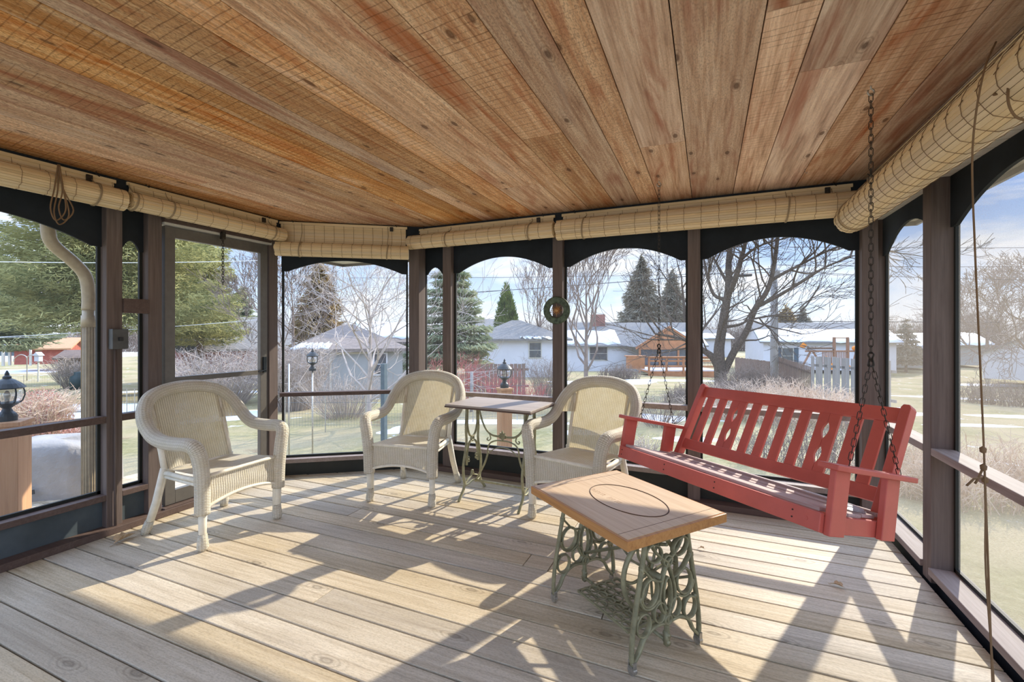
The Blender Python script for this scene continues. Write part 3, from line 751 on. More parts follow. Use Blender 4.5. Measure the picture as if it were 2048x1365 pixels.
# ---------------- second iron table
t2 = empty('iron_table', (-1.535, 3.325, .001), math.radians(-3.5), 'taller table with weathered grey-brown top and pale green iron legs', 'table')
m = MB(); m.box2((-.375, -.235, .752), (.375, .235, .77)); tp = m.build('tabletop', M['top2'], t2, bevel=.006)
m = MB(); m.box2((-.378, -.238, .744), (.378, .238, .756)); m.build('edge_moulding', M['top2e'], tp, bevel=.004)
def end2(x, sgn):
    m = MB(); o = (x, 0, 0); ex = (0, 1, 0); ey = (0, 0, 1); t = .022
    def rb(p, w=.016):
        ribbon(m, p, w, t, o, ex, ey); ribbon(m, [(-a, b) for a, b in p], w, t, o, ex, ey)
    rb([(.085, .745), (.092, .65), (.098, .55), (.09, .46), (.105, .38), (.135, .28), (.135, .19), (.115, .11)], .020)
    rb([(.115, .12), (.135, .075), (.175, .035), (.205, .002)], .024)
    rb([(.075, .735), (.078, .65), (.075, .57), (.045, .50), (.0, .475)], .014)            # U
    rb([(0, .45), (.04, .44), (.07, .40), (.083, .33), (.088, .26)], .014)                 # arch
    rb([(.115, .11), (.08, .10), (.04, .105), (0, .115)], .014)
    rb([(.115, .12), (.07, .14), (.02, .16), (0, .20)], .012)
    ring(m, 0, .462, .018, .022, .012, t, o, ex, ey)
    for s in (-1, 1):
        ring(m, s*.062, .315, .011, .011, .007, t*.7, o, ex, ey, n=10); ring(m, s*.060, .290, .010, .010, .006, t*.7, o, ex, ey, n=10)
    ribbon(m, [(-.11, .742), (0, .740), (.11, .742)], .012, .03, o, ex, ey)
    m.build('end_frame', M['iron_l'], t2, smooth=True)
end2(-.262, -1); end2(.262, 1)
m = MB(); o = (0, .05, 0); ex = (1, 0, 0); ey = (0, 0, 1)
def rb2(p, w=.014, t=.014):
    ribbon(m, p, w, t, o, ex, ey); ribbon(m, [(-a, b) for a, b in p], w, t, o, ex, ey)
rb2([(.255, .735), (.225, .69), (.195, .60), (.155, .53), (.105, .495), (.05, .488), (0, .488)], .018)
rb2([(.125, .50), (.115, .465), (.135, .445), (.150, .455), (.140, .468)], .010)
rb2([(0, .455), (.06, .452), (.115, .43), (.140, .39), (.145, .34)], .012)
rb2([(0, .40), (.05, .395), (.10, .37), (.13, .345)], .008)
rb2([(.140, .35), (.165, .27), (.20, .20), (.235, .14), (.262, .09)], .018)
m.tube([(-.262, 0.05, .10), (.262, .05, .10)], .009, 8)
m.build('rear_brace', M['iron_l'], t2, smooth=True)
m = MB()
leafp = [(0, .455), (.012, .475), (.03, .478), (.024, .49), (.036, .505), (.022, .508), (.024, .525), (.010, .52), (0, .545), (-.010, .52), (-.024, .525), (-.022, .508), (-.036, .505), (-.024, .49), (-.03, .478), (-.012, .475)]
m.prism(leafp, (0, .04, 0), (1, 0, 0), (0, 0, 1), (0, -1, 0), .012); m.build('leaf_ornament', M['iron_g'], t2)

# ---------------- porch swing
hl = Vector((-.298, 3.155, ZC)); hr = Vector((.608, 2.275, ZC))
U = (hr-hl).normalized(); Nb = Vector((.697, .717, 0)).normalized(); al = math.radians(12.5)
U = Vector((U.x, U.y, .028)).normalized()
Vv = (Nb*math.cos(al)-Vector((0, 0, 1))*math.sin(al)).normalized(); Wv = U.cross(Vv).normalized(); Vv = Wv.cross(U).normalized()
mid = (hl+hr)/2
# front rail, lower front edge at the middle
O = Vector((mid.x, mid.y, 0))-Nb*.302; O.z = .566
sw = empty('porch_swing', label='red slatted wooden porch swing hung on chains, tilted back', cat='swing')
SM = Matrix((( U.x, Vv.x, Wv.x, O.x), (U.y, Vv.y, Wv.y, O.y), (U.z, Vv.z, Wv.z, O.z), (0, 0, 0, 1)))
sw.matrix_world = SM
HW = .635
m = MB(); m.box2((-HW, -.022, 0), (HW, 0, .072)); m.build('front_rail', M['red'], sw, bevel=.003)
for xx in (-HW+.03, -.22, .13, HW-.11):
    for zz in (.022, .050): bl = MB(); bl.tube([(xx, -.0235, zz), (xx, -.018, zz)], .0035, 8); bl.build('screw', M['chain'], sw)
bl = MB(); bl.tube([(HW-.055, -.0235, .035), (HW-.055, -.018, .035)], .009, 10); bl.build('bolt', M['red'], sw)
m = MB(); m.box2((-HW, .40, -.01), (HW, .422, .062)); m.build('rear_rail', M['red'], sw, bevel=.003)
for s in (-1, 1):
    x0 = s*HW; m = MB(); xx0, xx1 = sorted((x0, x0-s*.022))
    m.box2((xx0, -.0, -.004), (xx1, .44, .062)); m.build('side_rail', M['red'], sw, bevel=.003)
    for (v0, v1) in ((.0, .088), (.325, .413)):
        m = MB(); a, b = sorted((x0+s*.001, x0+s*.026)); m.box2((a, v0, -.006), (b, v1, .242)); m.build('arm_post', M['red'], sw, bevel=.003)
    m = MB(); poly = [(x0-s*.03, -.03), (x0+s*.05, -.03), (x0+s*.055, .02), (x0+s*.05, .49), (x0-s*.028, .49), (x0-s*.03, .05)]
    m.prism(poly, (0, 0, .253), (1, 0, 0), (0, 1, 0), (0, 0, 1), .022); m.build('armrest', M['red'], sw, bevel=.004)
m = MB()
for k, v in enumerate((.004, .094, .184, .274, .364)):
    m = MB(); dz = -.012*math.sin(PI*min(1, v/.36)); m.box2((-HW+.024, v, .072+dz), (HW-.024, v+.084, .088+dz)); m.build('seat_slat', M['seatwood'], sw, bevel=.004)
for xx in (-.31, 0, .31):
    m = MB(); m.box2((xx-.012, 0, .0), (xx+.012, .40, .06)); m.build('seat_bearer', M['red'], sw)
# back: frame in a reclined plane
rc = math.radians(17)
def bk(x, t, off=0): return Vector((x, .405+t*math.sin(rc)+off*math.cos(rc), .03+t*math.cos(rc)-off*math.sin(rc)))
ebx, eby = Vector((1, 0, 0)), (bk(0, 1)-bk(0, 0)).normalized(); ebz = ebx.cross(eby)
for s in (-1, 1):
    m = MB(); x = s*(HW-.045)
    poly = [(x-.02, -.02), (x+.02, -.02), (x+.02, .545), (x+.012, .56), (x-.012, .56), (x-.02, .545)]
    m.prism(poly, bk(0, 0), ebx, eby, ebz, .05); m.build('back_stile', M['red'], sw, bevel=.003)
X1 = HW-.065
m = MB(); m.prism([(-X1, .475), (X1, .475), (X1, .545), (-X1, .545)], bk(0, 0), ebx, eby, ebz, .022); m.build('top_rail', M['red'], sw, bevel=.003)
m = MB(); m.prism([(-X1, .10), (X1, .10), (X1, .165), (-X1, .165)], bk(0, 0), ebx, eby, ebz, .022); m.build('lower_rail', M['red'], sw, bevel=.003)
units = 2+1+4+1+2; total = 2*X1; sw1 = .052; pairw = .104
gap = (total-8*sw1-2*pairw)/11
x = -X1+gap
seq = ['s', 's', 'p', 's', 's', 's', 's', 'p', 's', 's']
for q in seq:
    m = MB()
    if q == 's':
        m.prism([(x, .165), (x+sw1, .165), (x+sw1, .475), (x, .475)], bk(0, 0), ebx, eby, ebz, .015); m.build('back_slat', M['red'], sw, bevel=.002); x += sw1+gap
    else:
        c = x+pairw/2
        lens = []
        for (z0, z1) in ((.205, .305), (.335, .435)):
            lens.append([(z0+(z1-z0)*k/10, .017*math.sin(PI*k/10)) for k in range(11)])
        for sg in (-1, 1):
            inner = [(c+sg*.0008, .165)]+[(c+sg*(.0008+w_), z) for L_ in lens for z, w_ in L_]+[(c+sg*.0008, .475)]
            edge = c+sg*pairw/2
            for (xa, za), (xb, zb) in zip(inner[:-1], inner[1:]):
                if zb-za < 1e-6: continue
                quad = [(xa, za), (edge, za), (edge, zb), (xb, zb)]
                if sg < 0: quad = quad[::-1]
                m.prism(quad, bk(0, 0), ebx, eby, ebz, .015)
        m.build('cutout_slat', M['red'], sw); x += pairw+gap
# chains
def chain(m, a, b, L=.036, r=.0016, w=.0070, tw=0):
    a, b = Vector(a), Vector(b); d = b-a; n = max(1, int(d.length/(L-.009))); d.normalize()
    s1 = d.orthogonal().normalized(); s2 = d.cross(s1)
    st = (b-a).length/n
    for k in range(n):
        c = a+d*st*(k+.5); e = s1 if k % 2 else s2
        if tw: e = (s1*math.cos(tw+(k % 2)*PI/2)+s2*math.sin(tw+(k % 2)*PI/2))
        pts = []
        hl_ = L/2-w
        for q in range(5): ang = -PI/2+PI*q/4; pts.append(c+d*(hl_+w*math.cos(ang))+e*w*math.sin(ang))
        for q in range(5): ang = PI/2+PI*q/4; pts.append(c+d*(-hl_+w*math.cos(ang))+e*w*math.sin(ang))
        m.tube(pts, r, 5, closed=True)
SMi = SM.inverted()
for s, h in ((-1, hl), (1, hr)):
    split = Vector((h.x, h.y, 1.235)); fr = SM @ Vector((s*(HW+.005), .105, .262)); re = SM @ Vector((s*(HW+.005), .44 if s > 0 else .39, .262))
    # the rear chain runs on down to the seat frame
    re2 = SM @ Vector((s*(HW+.035), .435, .02)); fr2 = SM @ Vector((s*(HW+.035), .11, .02))
    for nm, segs in (('hanging_chain', [(h-Vector((0, 0, .035)), split)]), ('front_chain', [(split, fr)]), ('rear_chain', [(split, re)]+([(re, re2)] if s < 0 else []))):
        m = MB()
        for a, b in segs: chain(m, SMi @ Vector(a), SMi @ Vector(b), tw=.6 if nm == 'hanging_chain' else .2)
        if nm == 'hanging_chain':
            c = SMi @ split; wz = (SMi.to_3x3() @ Vector((0, 0, 1))); wx_ = (SMi.to_3x3() @ Vector((CP, SP, 0)))
            pts = [c+wx_*(.011*math.sin(2*t_))+wz*(.028*math.cos(t_)+.0) for t_ in [2*PI*k/24 for k in range(24)]]
            m.tube(pts, .0035, 6, closed=True)
        m.build(nm, M['chain'], sw)
    hk = MB()
    base = Vector((h.x, h.y, ZC)); cxd = Vector((CP, SP, 0))
    hk.tube([base+Vector((0, 0, .01)), base-Vector((0, 0, .012))]+[base+cxd*(.013*math.sin(t_))+Vector((0, 0, -.025+.013*math.cos(t_))) for t_ in [0.3+5.0*k/12 for k in range(13)]], .0035, 8)
    ho = hk.build('ceiling_hook', M['zinc'], smooth=True)
    tag(ho, 'galvanised screw hook in the ceiling holding the %s swing chain' % ('far left' if s < 0 else 'near right'), 'hook', 'swing hooks')
# clear plastic lid on the swing seat
m = MB(); m.lathe([(.0, .020), (.03, .019), (.055, .012), (.066, .0), (.066, .002), (.06, .0)], (0, 0, 0), 28)
lid = m.build('plastic_lid', M['plastic'], smooth=True); tag(lid, 'clear bluish plastic lid lying on the near end of the swing seat', 'lid')
lid.matrix_world = SM @ Matrix.Translation((HW-.10, .30, .083))

# ---------------- compass sun ornament on the back post
cz = empty('wall_ornament', (-1.207, YB-.008, 1.532), label='round verdigris ring with copper sun hung on the back post', cat='ornament')
m = MB(); N = 48; prof = [(.063, -.004), (.063, .006), (.070, .010), (.112, .010), (.120, .004), (.120, -.004)]
vs = []; fs = []
for r_, yy in prof:
    for k in range(N): a = 2*PI*k/N; vs.append((r_*math.cos(a), -yy-.008, r_*math.sin(a)))
P_ = len(prof)
for i in range(P_):
    j = (i+1) % P_
    for k in range(N): k2 = (k+1) % N; fs.append((i*N+k, j*N+k, j*N+k2, i*N+k2))
m.add(vs, fs); m.build('ring', M['verdigris'], cz)
m = MB()
for k in range(16):
    a = 2*PI*k/16; L_ = .066 if k % 4 == 0 else (.055 if k % 2 == 0 else .046); wdt = .20
    c1 = (L_*math.cos(a), -.014, L_*math.sin(a)); b1 = (.022*math.cos(a-wdt), -.012, .022*math.sin(a-wdt)); b2 = (.022*math.cos(a+wdt), -.012, .022*math.sin(a+wdt))
    m.add([(0, -.024, 0), b1, c1, b2, (0, -.006, 0)], [(0, 1, 2), (0, 2, 3), (4, 2, 1), (4, 3, 2)])
m.build('sun_star', M['copper'], cz)
m = MB(); m.lathe([(0, 0), (.02, .002), (.018, .008), (.008, .013), (0, .014)], (0, 0, 0), 20)
o_ = m.build('sun_face', M['copper'], cz, smooth=True); o_.rotation_euler = (PI/2, 0, 0); o_.location = (0, -.016, 0)

# ================================================================ BAMBOO BLINDS
def blind(p, q, inward, ztop, zroll, r, label, loops=(), head_h=.045, cords=(), threads=.115, off=.022, droop=0, drape=False):
    """p->q along the beam face (inner face line), roll centre height zroll"""
    d = Vector((q[0]-p[0], q[1]-p[1], 0)); L = d.length; d.normalize(); n = Vector((inward[0], inward[1], 0)).normalized()
    t = empty('bamboo_blind', (p[0], p[1], 0), math.atan2(d.y, d.x), label, 'blind', 'rolled bamboo blinds')
    ly = 1 if Vector((-d.y, d.x, 0)).dot(n) > 0 else -1        # local y sign of inward
    R_ = random.Random(int(abs(p[0]*100+p[1]*10)))
    m = MB(); a, b = sorted((ly*.004, ly*off)); m.box2((.012, a, ztop-.022), (L-.012, b, ztop), col=(.4, .7, .3)); m.build('headrail', M['bamboo'], t, bevel=.003)
    # mat of slats down to the roll
    m = MB(); z = ztop-.02; zc = zroll+r*.3; k = 0
    while z > zc:
        yy = ly*(off*.6+.004*math.sin(k*1.7)+(ztop-z)*.03)
        if drape:            # mat runs out over the front of the roll
            f = (ztop-.02-z)/(ztop-.02-zroll); yy = ly*(off*.8+(off*.6+r*2.0-off*.8)*min(1, f)**.8+.003*math.sin(k*1.3)); zc = zroll
        m.box((L/2, yy, z-.006), (L-.05, .005, .0123), col=(R_.random()*.5, R_.uniform(.45, .8), R_.random())); z -= .0125; k += 1
    m.build('slat_mat', M['bamboo'], t)
    # the roll: faceted spiral of slats
    m = MB(); nf = 30; yc = ly*(off*.6+r*.95); rings_ = []
    segs = 6
    for k in range(nf):
        a0 = 2*PI*k/nf; a1 = 2*PI*(k+1)/nf-.018; rr0 = r*(1+.02*math.sin(k*2.1))
        col = (R_.random()*.5, R_.uniform(.45, .85), R_.random())
        pr = [(rr0*math.cos(a0), rr0*math.sin(a0)), (rr0*math.cos(a1), rr0*math.sin(a1)), ((rr0-.006)*math.cos(a1), (rr0-.006)*math.sin(a1)), ((rr0-.006)*math.cos(a0), (rr0-.006)*math.sin(a0))]
        for s_ in range(segs):
            x0 = s_*L/segs; x1 = (s_+1)*L/segs
            e0 = -droop*math.sin(PI*s_/segs); e1 = -droop*math.sin(PI*(s_+1)/segs)
            vs = [(x0 if s_ else -.004*math.sin(k), yc+u, zroll+v+e0) for u, v in pr]+[(x1, yc+u, zroll+v+e1) for u, v in pr]
            m.add(vs, [(0, 1, 2, 3), (7, 6, 5, 4), (0, 4, 5, 1), (1, 5, 6, 2), (2, 6, 7, 3), (3, 7, 4, 0)], col=col)
    # wound layers visible at the ends
    for xe in (.004, L-.004):
        for rr in (r*.78, r*.55, r*.3):
            pts = [(xe, yc+rr*math.cos(a), zroll+rr*math.sin(a)) for a in [2*PI*k/18 for k in range(18)]]
            m.tube(pts, .006, 4, closed=True, col=(.3, .5, .3))
        m.tube([(xe-.002, yc, zroll), (xe+.002, yc, zroll)], r*.9, 20, col=(.5, .35, .4))
    m.build('roll', M['bamboo'], t)
    # stitching threads
    x = .05
    while x < L-.03:
        m = MB()
        pts = [(x+.004*math.sin(9*a), yc+(r*1.025+.0012)*math.cos(a), zroll+(r*1.025+.0012)*math.sin(a)-droop*math.sin(PI*x/L)) for a in [2*PI*k/20 for k in range(20)]]
        m.tube(pts, .0011, 4, closed=True)
        if drape: m.tube([(x+.012*math.sin(7*q_), ly*(off*.8+(off*.6+r*2.0-off*.8)*q_**.8+.006), ztop-.02-(ztop-.02-zroll)*q_) for q_ in [j_/8 for j_ in range(9)]], .0014, 4, cap=False)
        else: m.tube([(x, ly*(off*.6+.007), ztop-.02), (x+.004, ly*(off*.6+.011), (ztop+zroll)/2), (x, ly*(off*.6+.012), zroll+r*.5)], .0011, 4, cap=False)
        m.build('stitch_thread', M['thread'], t); x += threads
    for xx in cords:      # cord wrapped round the roll
        m = MB()
        for j in range(2):
            pts = [(xx+j*.006+.008*math.sin(a), yc+(r+.005)*math.cos(a), zroll+(r+.005)*math.sin(a)-droop*math.sin(PI*xx/L)) for a in [2*PI*k/20 for k in range(20)]]
            m.tube(pts, .0028, 5, closed=True)
        m.tube([(xx, ly*off, ztop-.01), (xx+.005, ly*(off+.006), (ztop+zroll+r)/2), (xx, yc, zroll+r+.004)], .0028, 5)
        m.build('lift_cord', M['cord'], t)
    for xx in (.12, L-.12):
        m = MB(); m.tube([(xx, ly*(off+.002), ztop+.022), (xx, ly*(off+.004), ztop+.004), (xx+.012, ly*(off+.014), ztop-.008), (xx+.006, ly*(off+.024), ztop+.004)], .003, 6); m.build('hanger_hook', M['chain'], t)
    m = MB(); m.box2((L-.17, min(ly*off, ly*(off+.012)), ztop-.05), (L-.14, max(ly*off, ly*(off+.012)), ztop-.012)); m.build('cord_lock', M['chain'], t)
    return t, ly, yc, L
XLi, YBi, XRi = XL+.14, YB-.14, XR-.14
b1 = blind((XLi, .35), (XLi, 1.70), (1, 0), 2.325, 2.19, .066, 'rolled bamboo blind at the left edge, nearest the camera on the left wall', cords=(.62, 1.2))
b2 = blind((XLi, 1.735), (XLi, 2.90), (1, 0), 2.335, 2.20, .058, 'rolled bamboo blind above the screen door', cords=(.02, .24, 1.05))
dC = Vector((A1[0]-A0[0], A1[1]-A0[1], 0)).normalized(); nC = Vector((dC.y, -dC.x, 0))
pC = Vector((A0[0], A0[1], 0))+nC*.146+dC*.045; qC = pC+dC*1.14
b3 = blind((pC.x, pC.y), (qC.x, qC.y), nC, 2.335, 2.080, .062, 'bamboo blind hanging lower than the rest in the cut corner', head_h=.025, cords=(.2, .95), threads=.085)
b4 = blind((-2.60, YBi), (-1.165, YBi), (0, -1), 2.325, 2.19, .064, 'rolled bamboo blind left of the middle back post', cords=(.42, 1.22))
b5 = blind((-1.13, YBi), (.89, YBi), (0, -1), 2.325, 2.175, .080, 'long rolled bamboo blind behind the porch swing', head_h=.05, cords=(.22, 1.62))
b6 = blind((XRi, 3.60), (XRi, .3), (-1, 0), 2.325, 2.085, .093, 'large rolled bamboo blind on the right side above the pull cord', head_h=.04, cords=(.12,), threads=.10, off=.02, drape=True)
# looped cords hanging from the left blind
m = MB(); x0 = XLi+.10; yy = 1.36
for j, (dy, dz) in enumerate(((.0, 0), (.02, .03), (-.015, .02))):
    m.tube(catmull([(x0+.03, yy+dy*.2, 2.30), (x0+.05, yy-.012+dy, 2.15), (x0+.055, yy-.03+dy, 2.02+dz), (x0+.05, yy-.005+dy, 1.955+dz), (x0+.055, yy+.035+dy, 2.02+dz), (x0+.055, yy+.01, 2.16), (x0+.035, yy+.0, 2.29)], 6), .0035, 6)
tag(m.build('cord_loop', M['thread'], smooth=True), 'loops of brown cord dangling from the left blind', 'cord')
# long pull cord on the right with knots
def C3(xp, yp, d): x, y = pos(xp, d); return Vector((x, y, zat(yp, d)))
m = MB()
m.tube(catmull([C3(1992, 84, 1.42), C3(1966, 150, 1.30), C3(1945, 300, 1.33), C3(1950, 500, 1.37), C3(1960, 720, 1.385), C3(1968, 905, 1.37), C3(1977, 1150, 1.36), C3(1986, 1400, 1.35), C3(1990, 1540, 1.35)], 5), .0026, 6)
m.tube(catmull([C3(1968, 905, 1.37), C3(1971, 1020, 1.362), C3(1972, 1150, 1.36), C3(1990, 1400, 1.35), C3(1994, 1540, 1.35)], 5), .0026, 6)
for (xx, yy_) in ((1966, 900), (1967, 935), (1970, 960)):
    c = C3(xx, yy_, 1.37); m.lathe([(0, -.012), (.008, -.007), (.009, .004), (0, .012)], tuple(c), 8)
m.tube([C3(1967, 935, 1.37), C3(1955, 960, 1.37), C3(1950, 968, 1.37)], .0033, 5); m.tube([C3(1970, 955, 1.37), C3(1948, 958, 1.37), C3(1933, 972, 1.37)], .0033, 5)
tag(m.build('pull_cord', M['thread'], smooth=True), 'long knotted brown pull cord hanging from the right blind to the floor', 'cord')
m = MB(); m.tube(catmull([C3(2052, 40, 1.50), C3(2046, 90, 1.36), C3(2022, 150, 1.30), C3(2016, 200, 1.28), C3(2030, 232, 1.28), C3(2056, 242, 1.28)], 6), .0036, 6)
m.tube(catmull([C3(2050, 145, 1.31), C3(2020, 165, 1.31), C3(1992, 185, 1.33), C3(1990, 190, 1.33), C3(2020, 178, 1.32), C3(2052, 160, 1.31)], 5), .003, 5)
tag(m.build('cord_loop', M['thread'], smooth=True), 'loop of brown cord round the right blind at the picture edge', 'cord')
# thin chain hanging inside the door head
m = MB(); chain(m, (XL+.035, 2.475, 2.13), (XL+.035, 2.475, 1.73), L=.03, r=.0022, w=.008); m.box2((XL+.02, 2.46, 2.10), (XL+.05, 2.49, 2.16))
tag(m.build('door_chain', M['chain']), 'short dark chain hanging in front of the screen door', 'chain')
# small cup hook in the ceiling near the right
for (px_, py_, lb) in ((1610, 338, 'small cup hook in the ceiling between the two swing chains'), ):
    d_ = (ZC-HC)*FPX/(YH-py_); x_, y_ = pos(px_, d_)
    m = MB(); m.tube([(x_, y_, ZC+.004), (x_, y_, ZC-.02), (x_+.01, y_, ZC-.03), (x_+.012, y_, ZC-.018)], .0018, 6)
    tag(m.build('cup_hook', M['zinc']), lb, 'hook')
# dried leaves on the floor
def leaf(x, y, s, label, seed):
    R_ = random.Random(seed); N = 22; vs = [(0, 0, .012)]; 
    for k in range(N):
        a = 2*PI*k/N; r_ = s*(1+.35*math.sin(5*a)+.12*R_.random())*(1.25 if abs(math.cos(a)) > .7 else .8)
        vs.append((r_*math.cos(a), r_*math.sin(a)*.75, .006+abs(math.sin(a))*s*.9+.2*s*math.cos(3*a)**2))
    m = MB(); m.add(vs, [(0, 1+k, 1+(k+1) % N) for k in range(N)]); m.tube([(s*1.1, 0, .01), (s*1.7, s*.2, .004), (s*2.1, s*.1, .003)], .0014, 5)
    o = m.build('dried_leaf', M['leaf']); o.location = (x, y, .001); o.rotation_euler = (0, 0, seed)
    md = o.modifiers.new('th', 'SOLIDIFY'); md.thickness = .0015
    tag(o, label, 'leaf', 'fallen leaves')
leaf(-3.46, 1.70, .042, 'curled dry leaf on the floor at the foot of the left post', 5)
x_, y_ = pos(1676, HC*FPX/(1175-YH)); leaf(x_, y_, .02, 'small crumpled brown leaf on the floor right of the oak table', 9)
x_, y_ = pos(1404, HC*FPX/(1100-YH)); leaf(x_, y_, .012, 'tiny dark leaf scrap on the floor just behind the oak table', 3)

# ================================================================ OUTDOORS
def gmat():
    m, nt, out = newmat('lawn'); T = NT(nt)
    co = T.n('ShaderNodeTexCoord').outputs['Object']
    n1 = T.noise(co, .35, 4, .6, .3); n2 = T.noise(co, 9, 6, .75); n3 = T.noise(co, .9, 5, .65, .5); n4 = T.noise(T.mapping(co, (1, 1, 1)), 60, 3, .7)
    g = T.ramp(n2, [(.25, (.13, .125, .045)), (.5, (.26, .235, .11)), (.75, (.38, .335, .20))])
    straw = T.ramp(n4, [(.3, (.27, .21, .115)), (.7, (.46, .385, .245))])
    c = T.mix(T.ramp(n1, [(.36, 0.0), (.56, .9)]), g, straw)
    br = T.ramp(n4, [(.3, (.13, .065, .04)), (.7, (.27, .165, .10))])
    c = T.mix(T.ramp(n3, [(.62, 0.0), (.70, .55)]), c, br)
    nb = T.noise(co, 1.15, 6, .7, .2)
    sn = T.ramp(nb, [(.635, 0.0), (.665, 1.0)])
    c = T.mix(sn, c, (.68, .71, .77))
    b = T.bsdf(c, .9, 0, T.bump(T.math('ADD', n2, n4), .6, .03), .1); T.l(b.outputs[0], out.inputs[0]); return m
xs_ = np.concatenate([np.linspace(-75, -12, 40), np.linspace(-11.5, 11.5, 60), np.linspace(12, 75, 40)])
ys_ = np.concatenate([np.linspace(-8, 12, 50), np.linspace(12.5, 95, 60)])
m = MB(); m.grid([[Vector((x, y, gz(x, y))) for x in xs_] for y in ys_])
tag(m.build('ground', gmat(), smooth=True), 'winter lawn with straw grass and leaf litter', 'ground', kind='structure')

def house(name, label, xp, d, w, dep, zb, ze, zr, rot=PSI, style='gable', wall='white', roof='roofg', wins=(), snow=(), cat='house', over=.35, extra=None, group=None):
    x, y = pos(xp, d); t = empty(name, (x, y, 0), rot, label, cat, group)
    m = MB(); hw = w/2
    m.box2((-hw, 0, zb), (hw, dep, ze))
    if style == 'gable': m.add([(-hw, 0, ze), (-hw, dep, ze), (-hw, dep/2, zr-.05), (hw, 0, ze), (hw, dep, ze), (hw, dep/2, zr-.05)], [(0, 1, 2), (5, 4, 3)])
    if style == 'front': m.add([(-hw, 0, ze), (hw, 0, ze), (0, 0, zr-.05), (-hw, dep, ze), (hw, dep, ze), (0, dep, zr-.05)], [(0, 1, 2), (5, 4, 3)])
    m.build('wall', M[wall], t)
    m = MB(); o = over; k = .12
    if style == 'gable': pl = [([(-hw-o, -o, ze-.1), (hw+o, -o, ze-.1), (hw+o, dep/2, zr), (-hw-o, dep/2, zr)]), ([(-hw-o, dep+o, ze-.1), (-hw-o, dep/2, zr), (hw+o, dep/2, zr), (hw+o, dep+o, ze-.1)])]
    elif style == 'front': pl = [([(-hw-o, -o, ze-.1), (0, -o, zr), (0, dep+o, zr), (-hw-o, dep+o, ze-.1)]), ([(hw+o, -o, ze-.1), (hw+o, dep+o, ze-.1), (0, dep+o, zr), (0, -o, zr)])]
    else:
        r_ = min(hw*.9, dep/2); pl = [([(-hw-o, -o, ze-.1), (hw+o, -o, ze-.1), (hw-r_, dep/2, zr), (-hw+r_, dep/2, zr)]), ([(-hw-o, -o, ze-.1), (-hw+r_, dep/2, zr), (-hw-o, dep+o, ze-.1)]), ([(hw+o, -o, ze-.1), (hw+o, dep+o, ze-.1), (hw-r_, dep/2, zr)]), ([(-hw-o, dep+o, ze-.1), (-hw+r_, dep/2, zr), (hw-r_, dep/2, zr), (hw+o, dep+o, ze-.1)])]
    for P_ in pl:
        n_ = len(P_); vs = [tuple(p) for p in P_]+[(p[0], p[1], p[2]-k) for p in P_]
        m.add(vs, [tuple(range(n_)), tuple(range(2*n_-1, n_-1, -1))]+[(i, n_+i, n_+(i+1) % n_, (i+1) % n_) for i in range(n_)])
    m.build('roof', M[roof], t)
    for (wx, wz, ww, wh, sh) in wins:
        f = MB(); f.box2((wx-ww/2-.06, -.05, wz-wh/2-.06), (wx+ww/2+.06, -.0, wz+wh/2+.06)); fo_ = f.build('window', M['white' if wall != 'white' else 'cream_s'], t)
        g = MB(); g.box2((wx-ww/2, -.065, wz-wh/2), (wx+ww/2, -.045, wz-.02)); g.box2((wx-ww/2, -.065, wz+.02), (wx+ww/2, -.045, wz+wh/2)); g.build('pane', M['glassd'], fo_)
        if sh:
            for s in (-1, 1):
                g = MB(); g.box2((wx+s*(ww/2+.25)-.16, -.06, wz-wh/2-.05), (wx+s*(ww/2+.25)+.16, -.01, wz+wh/2+.05)); g.build('shutter', M['shutter'], t)
    for (f0, f1, g0, g1) in snow:       # snow on the front slope: along 0..1, up the slope 0..1
        m = MB(); N = 14; R_ = random.Random(int(w*10)); rows = []
        for j in range(5):
            gg = g0+(g1-g0)*j/4; row = []
            for i in range(N+1):
                ff = f0+(f1-f0)*i/N; jj = gg+(R_.uniform(-.05, .05) if 0 < i < N else 0)
                if style == 'front': xx = -hw-o+(hw+o)*jj; yy = dep*ff; z_ = ze-.1+(zr-ze+.1)*jj
                else:
                    ins = (min(hw*.9, dep/2)+o)*jj if style == 'hip' else 0
                    xx = -hw-o+ins+(w+2*o-2*ins)*ff; yy = -o+(dep/2+o)*jj; z_ = ze-.1+(zr-ze+.1)*jj
                row.append(Vector((xx, yy, z_+.05)))
            rows.append(row)
        m.grid(rows); so_ = m.build('roof_snow', M['snow'], t, smooth=True); md = so_.modifiers.new('s', 'SOLIDIFY'); md.thickness = .06
    return t

# white ranch house with the stained porch
h1 = house('ranch_house', 'white ranch house with brick chimney and stained gabled porch', 1265, 40, 12.4, 8, -2.2, .20, 2.2, wins=((-3.0, -.6, 1.5, 1.1, 0), (4.4, -.5, 1.0, 1.5, 0)), snow=((0, .42, .05, .62), (.75, 1, .0, .55)))
m = MB(); m.box2((-3.0, 3.2, 1.6), (-1.75, 4.0, 2.95)); m.build('chimney', M['brick'], h1)
m = MB(); W2 = 2.35; cx = 2.1
m.prism([(-W2, -.02), (W2, -.02), (0, 1.55)], (cx, -3.2, 0), (1, 0, 0), (0, 0, 1), (0, -1, 0), .12)
m.prism([(-W2-.35, -.12), (0, 1.60), (W2+.35, -.12), (W2+.35, .08), (0, 1.8), (-W2-.35, .08)], (cx, -3.3, 0), (1, 0, 0), (0, 0, 1), (0, -1, 0), .15)
m.box2((cx-W2, -3.25, -.12), (cx+W2, -3.1, .18))
for xx in (-W2, -.75, .75, W2): m.box2((cx+xx-.07, -3.25, -2.2), (cx+xx+.07, -3.1, .05))
m.box2((cx-W2, -3.25, -1.55), (cx+W2, -3.15, -1.40)); m.build('porch_frame', M['orange'], h1)
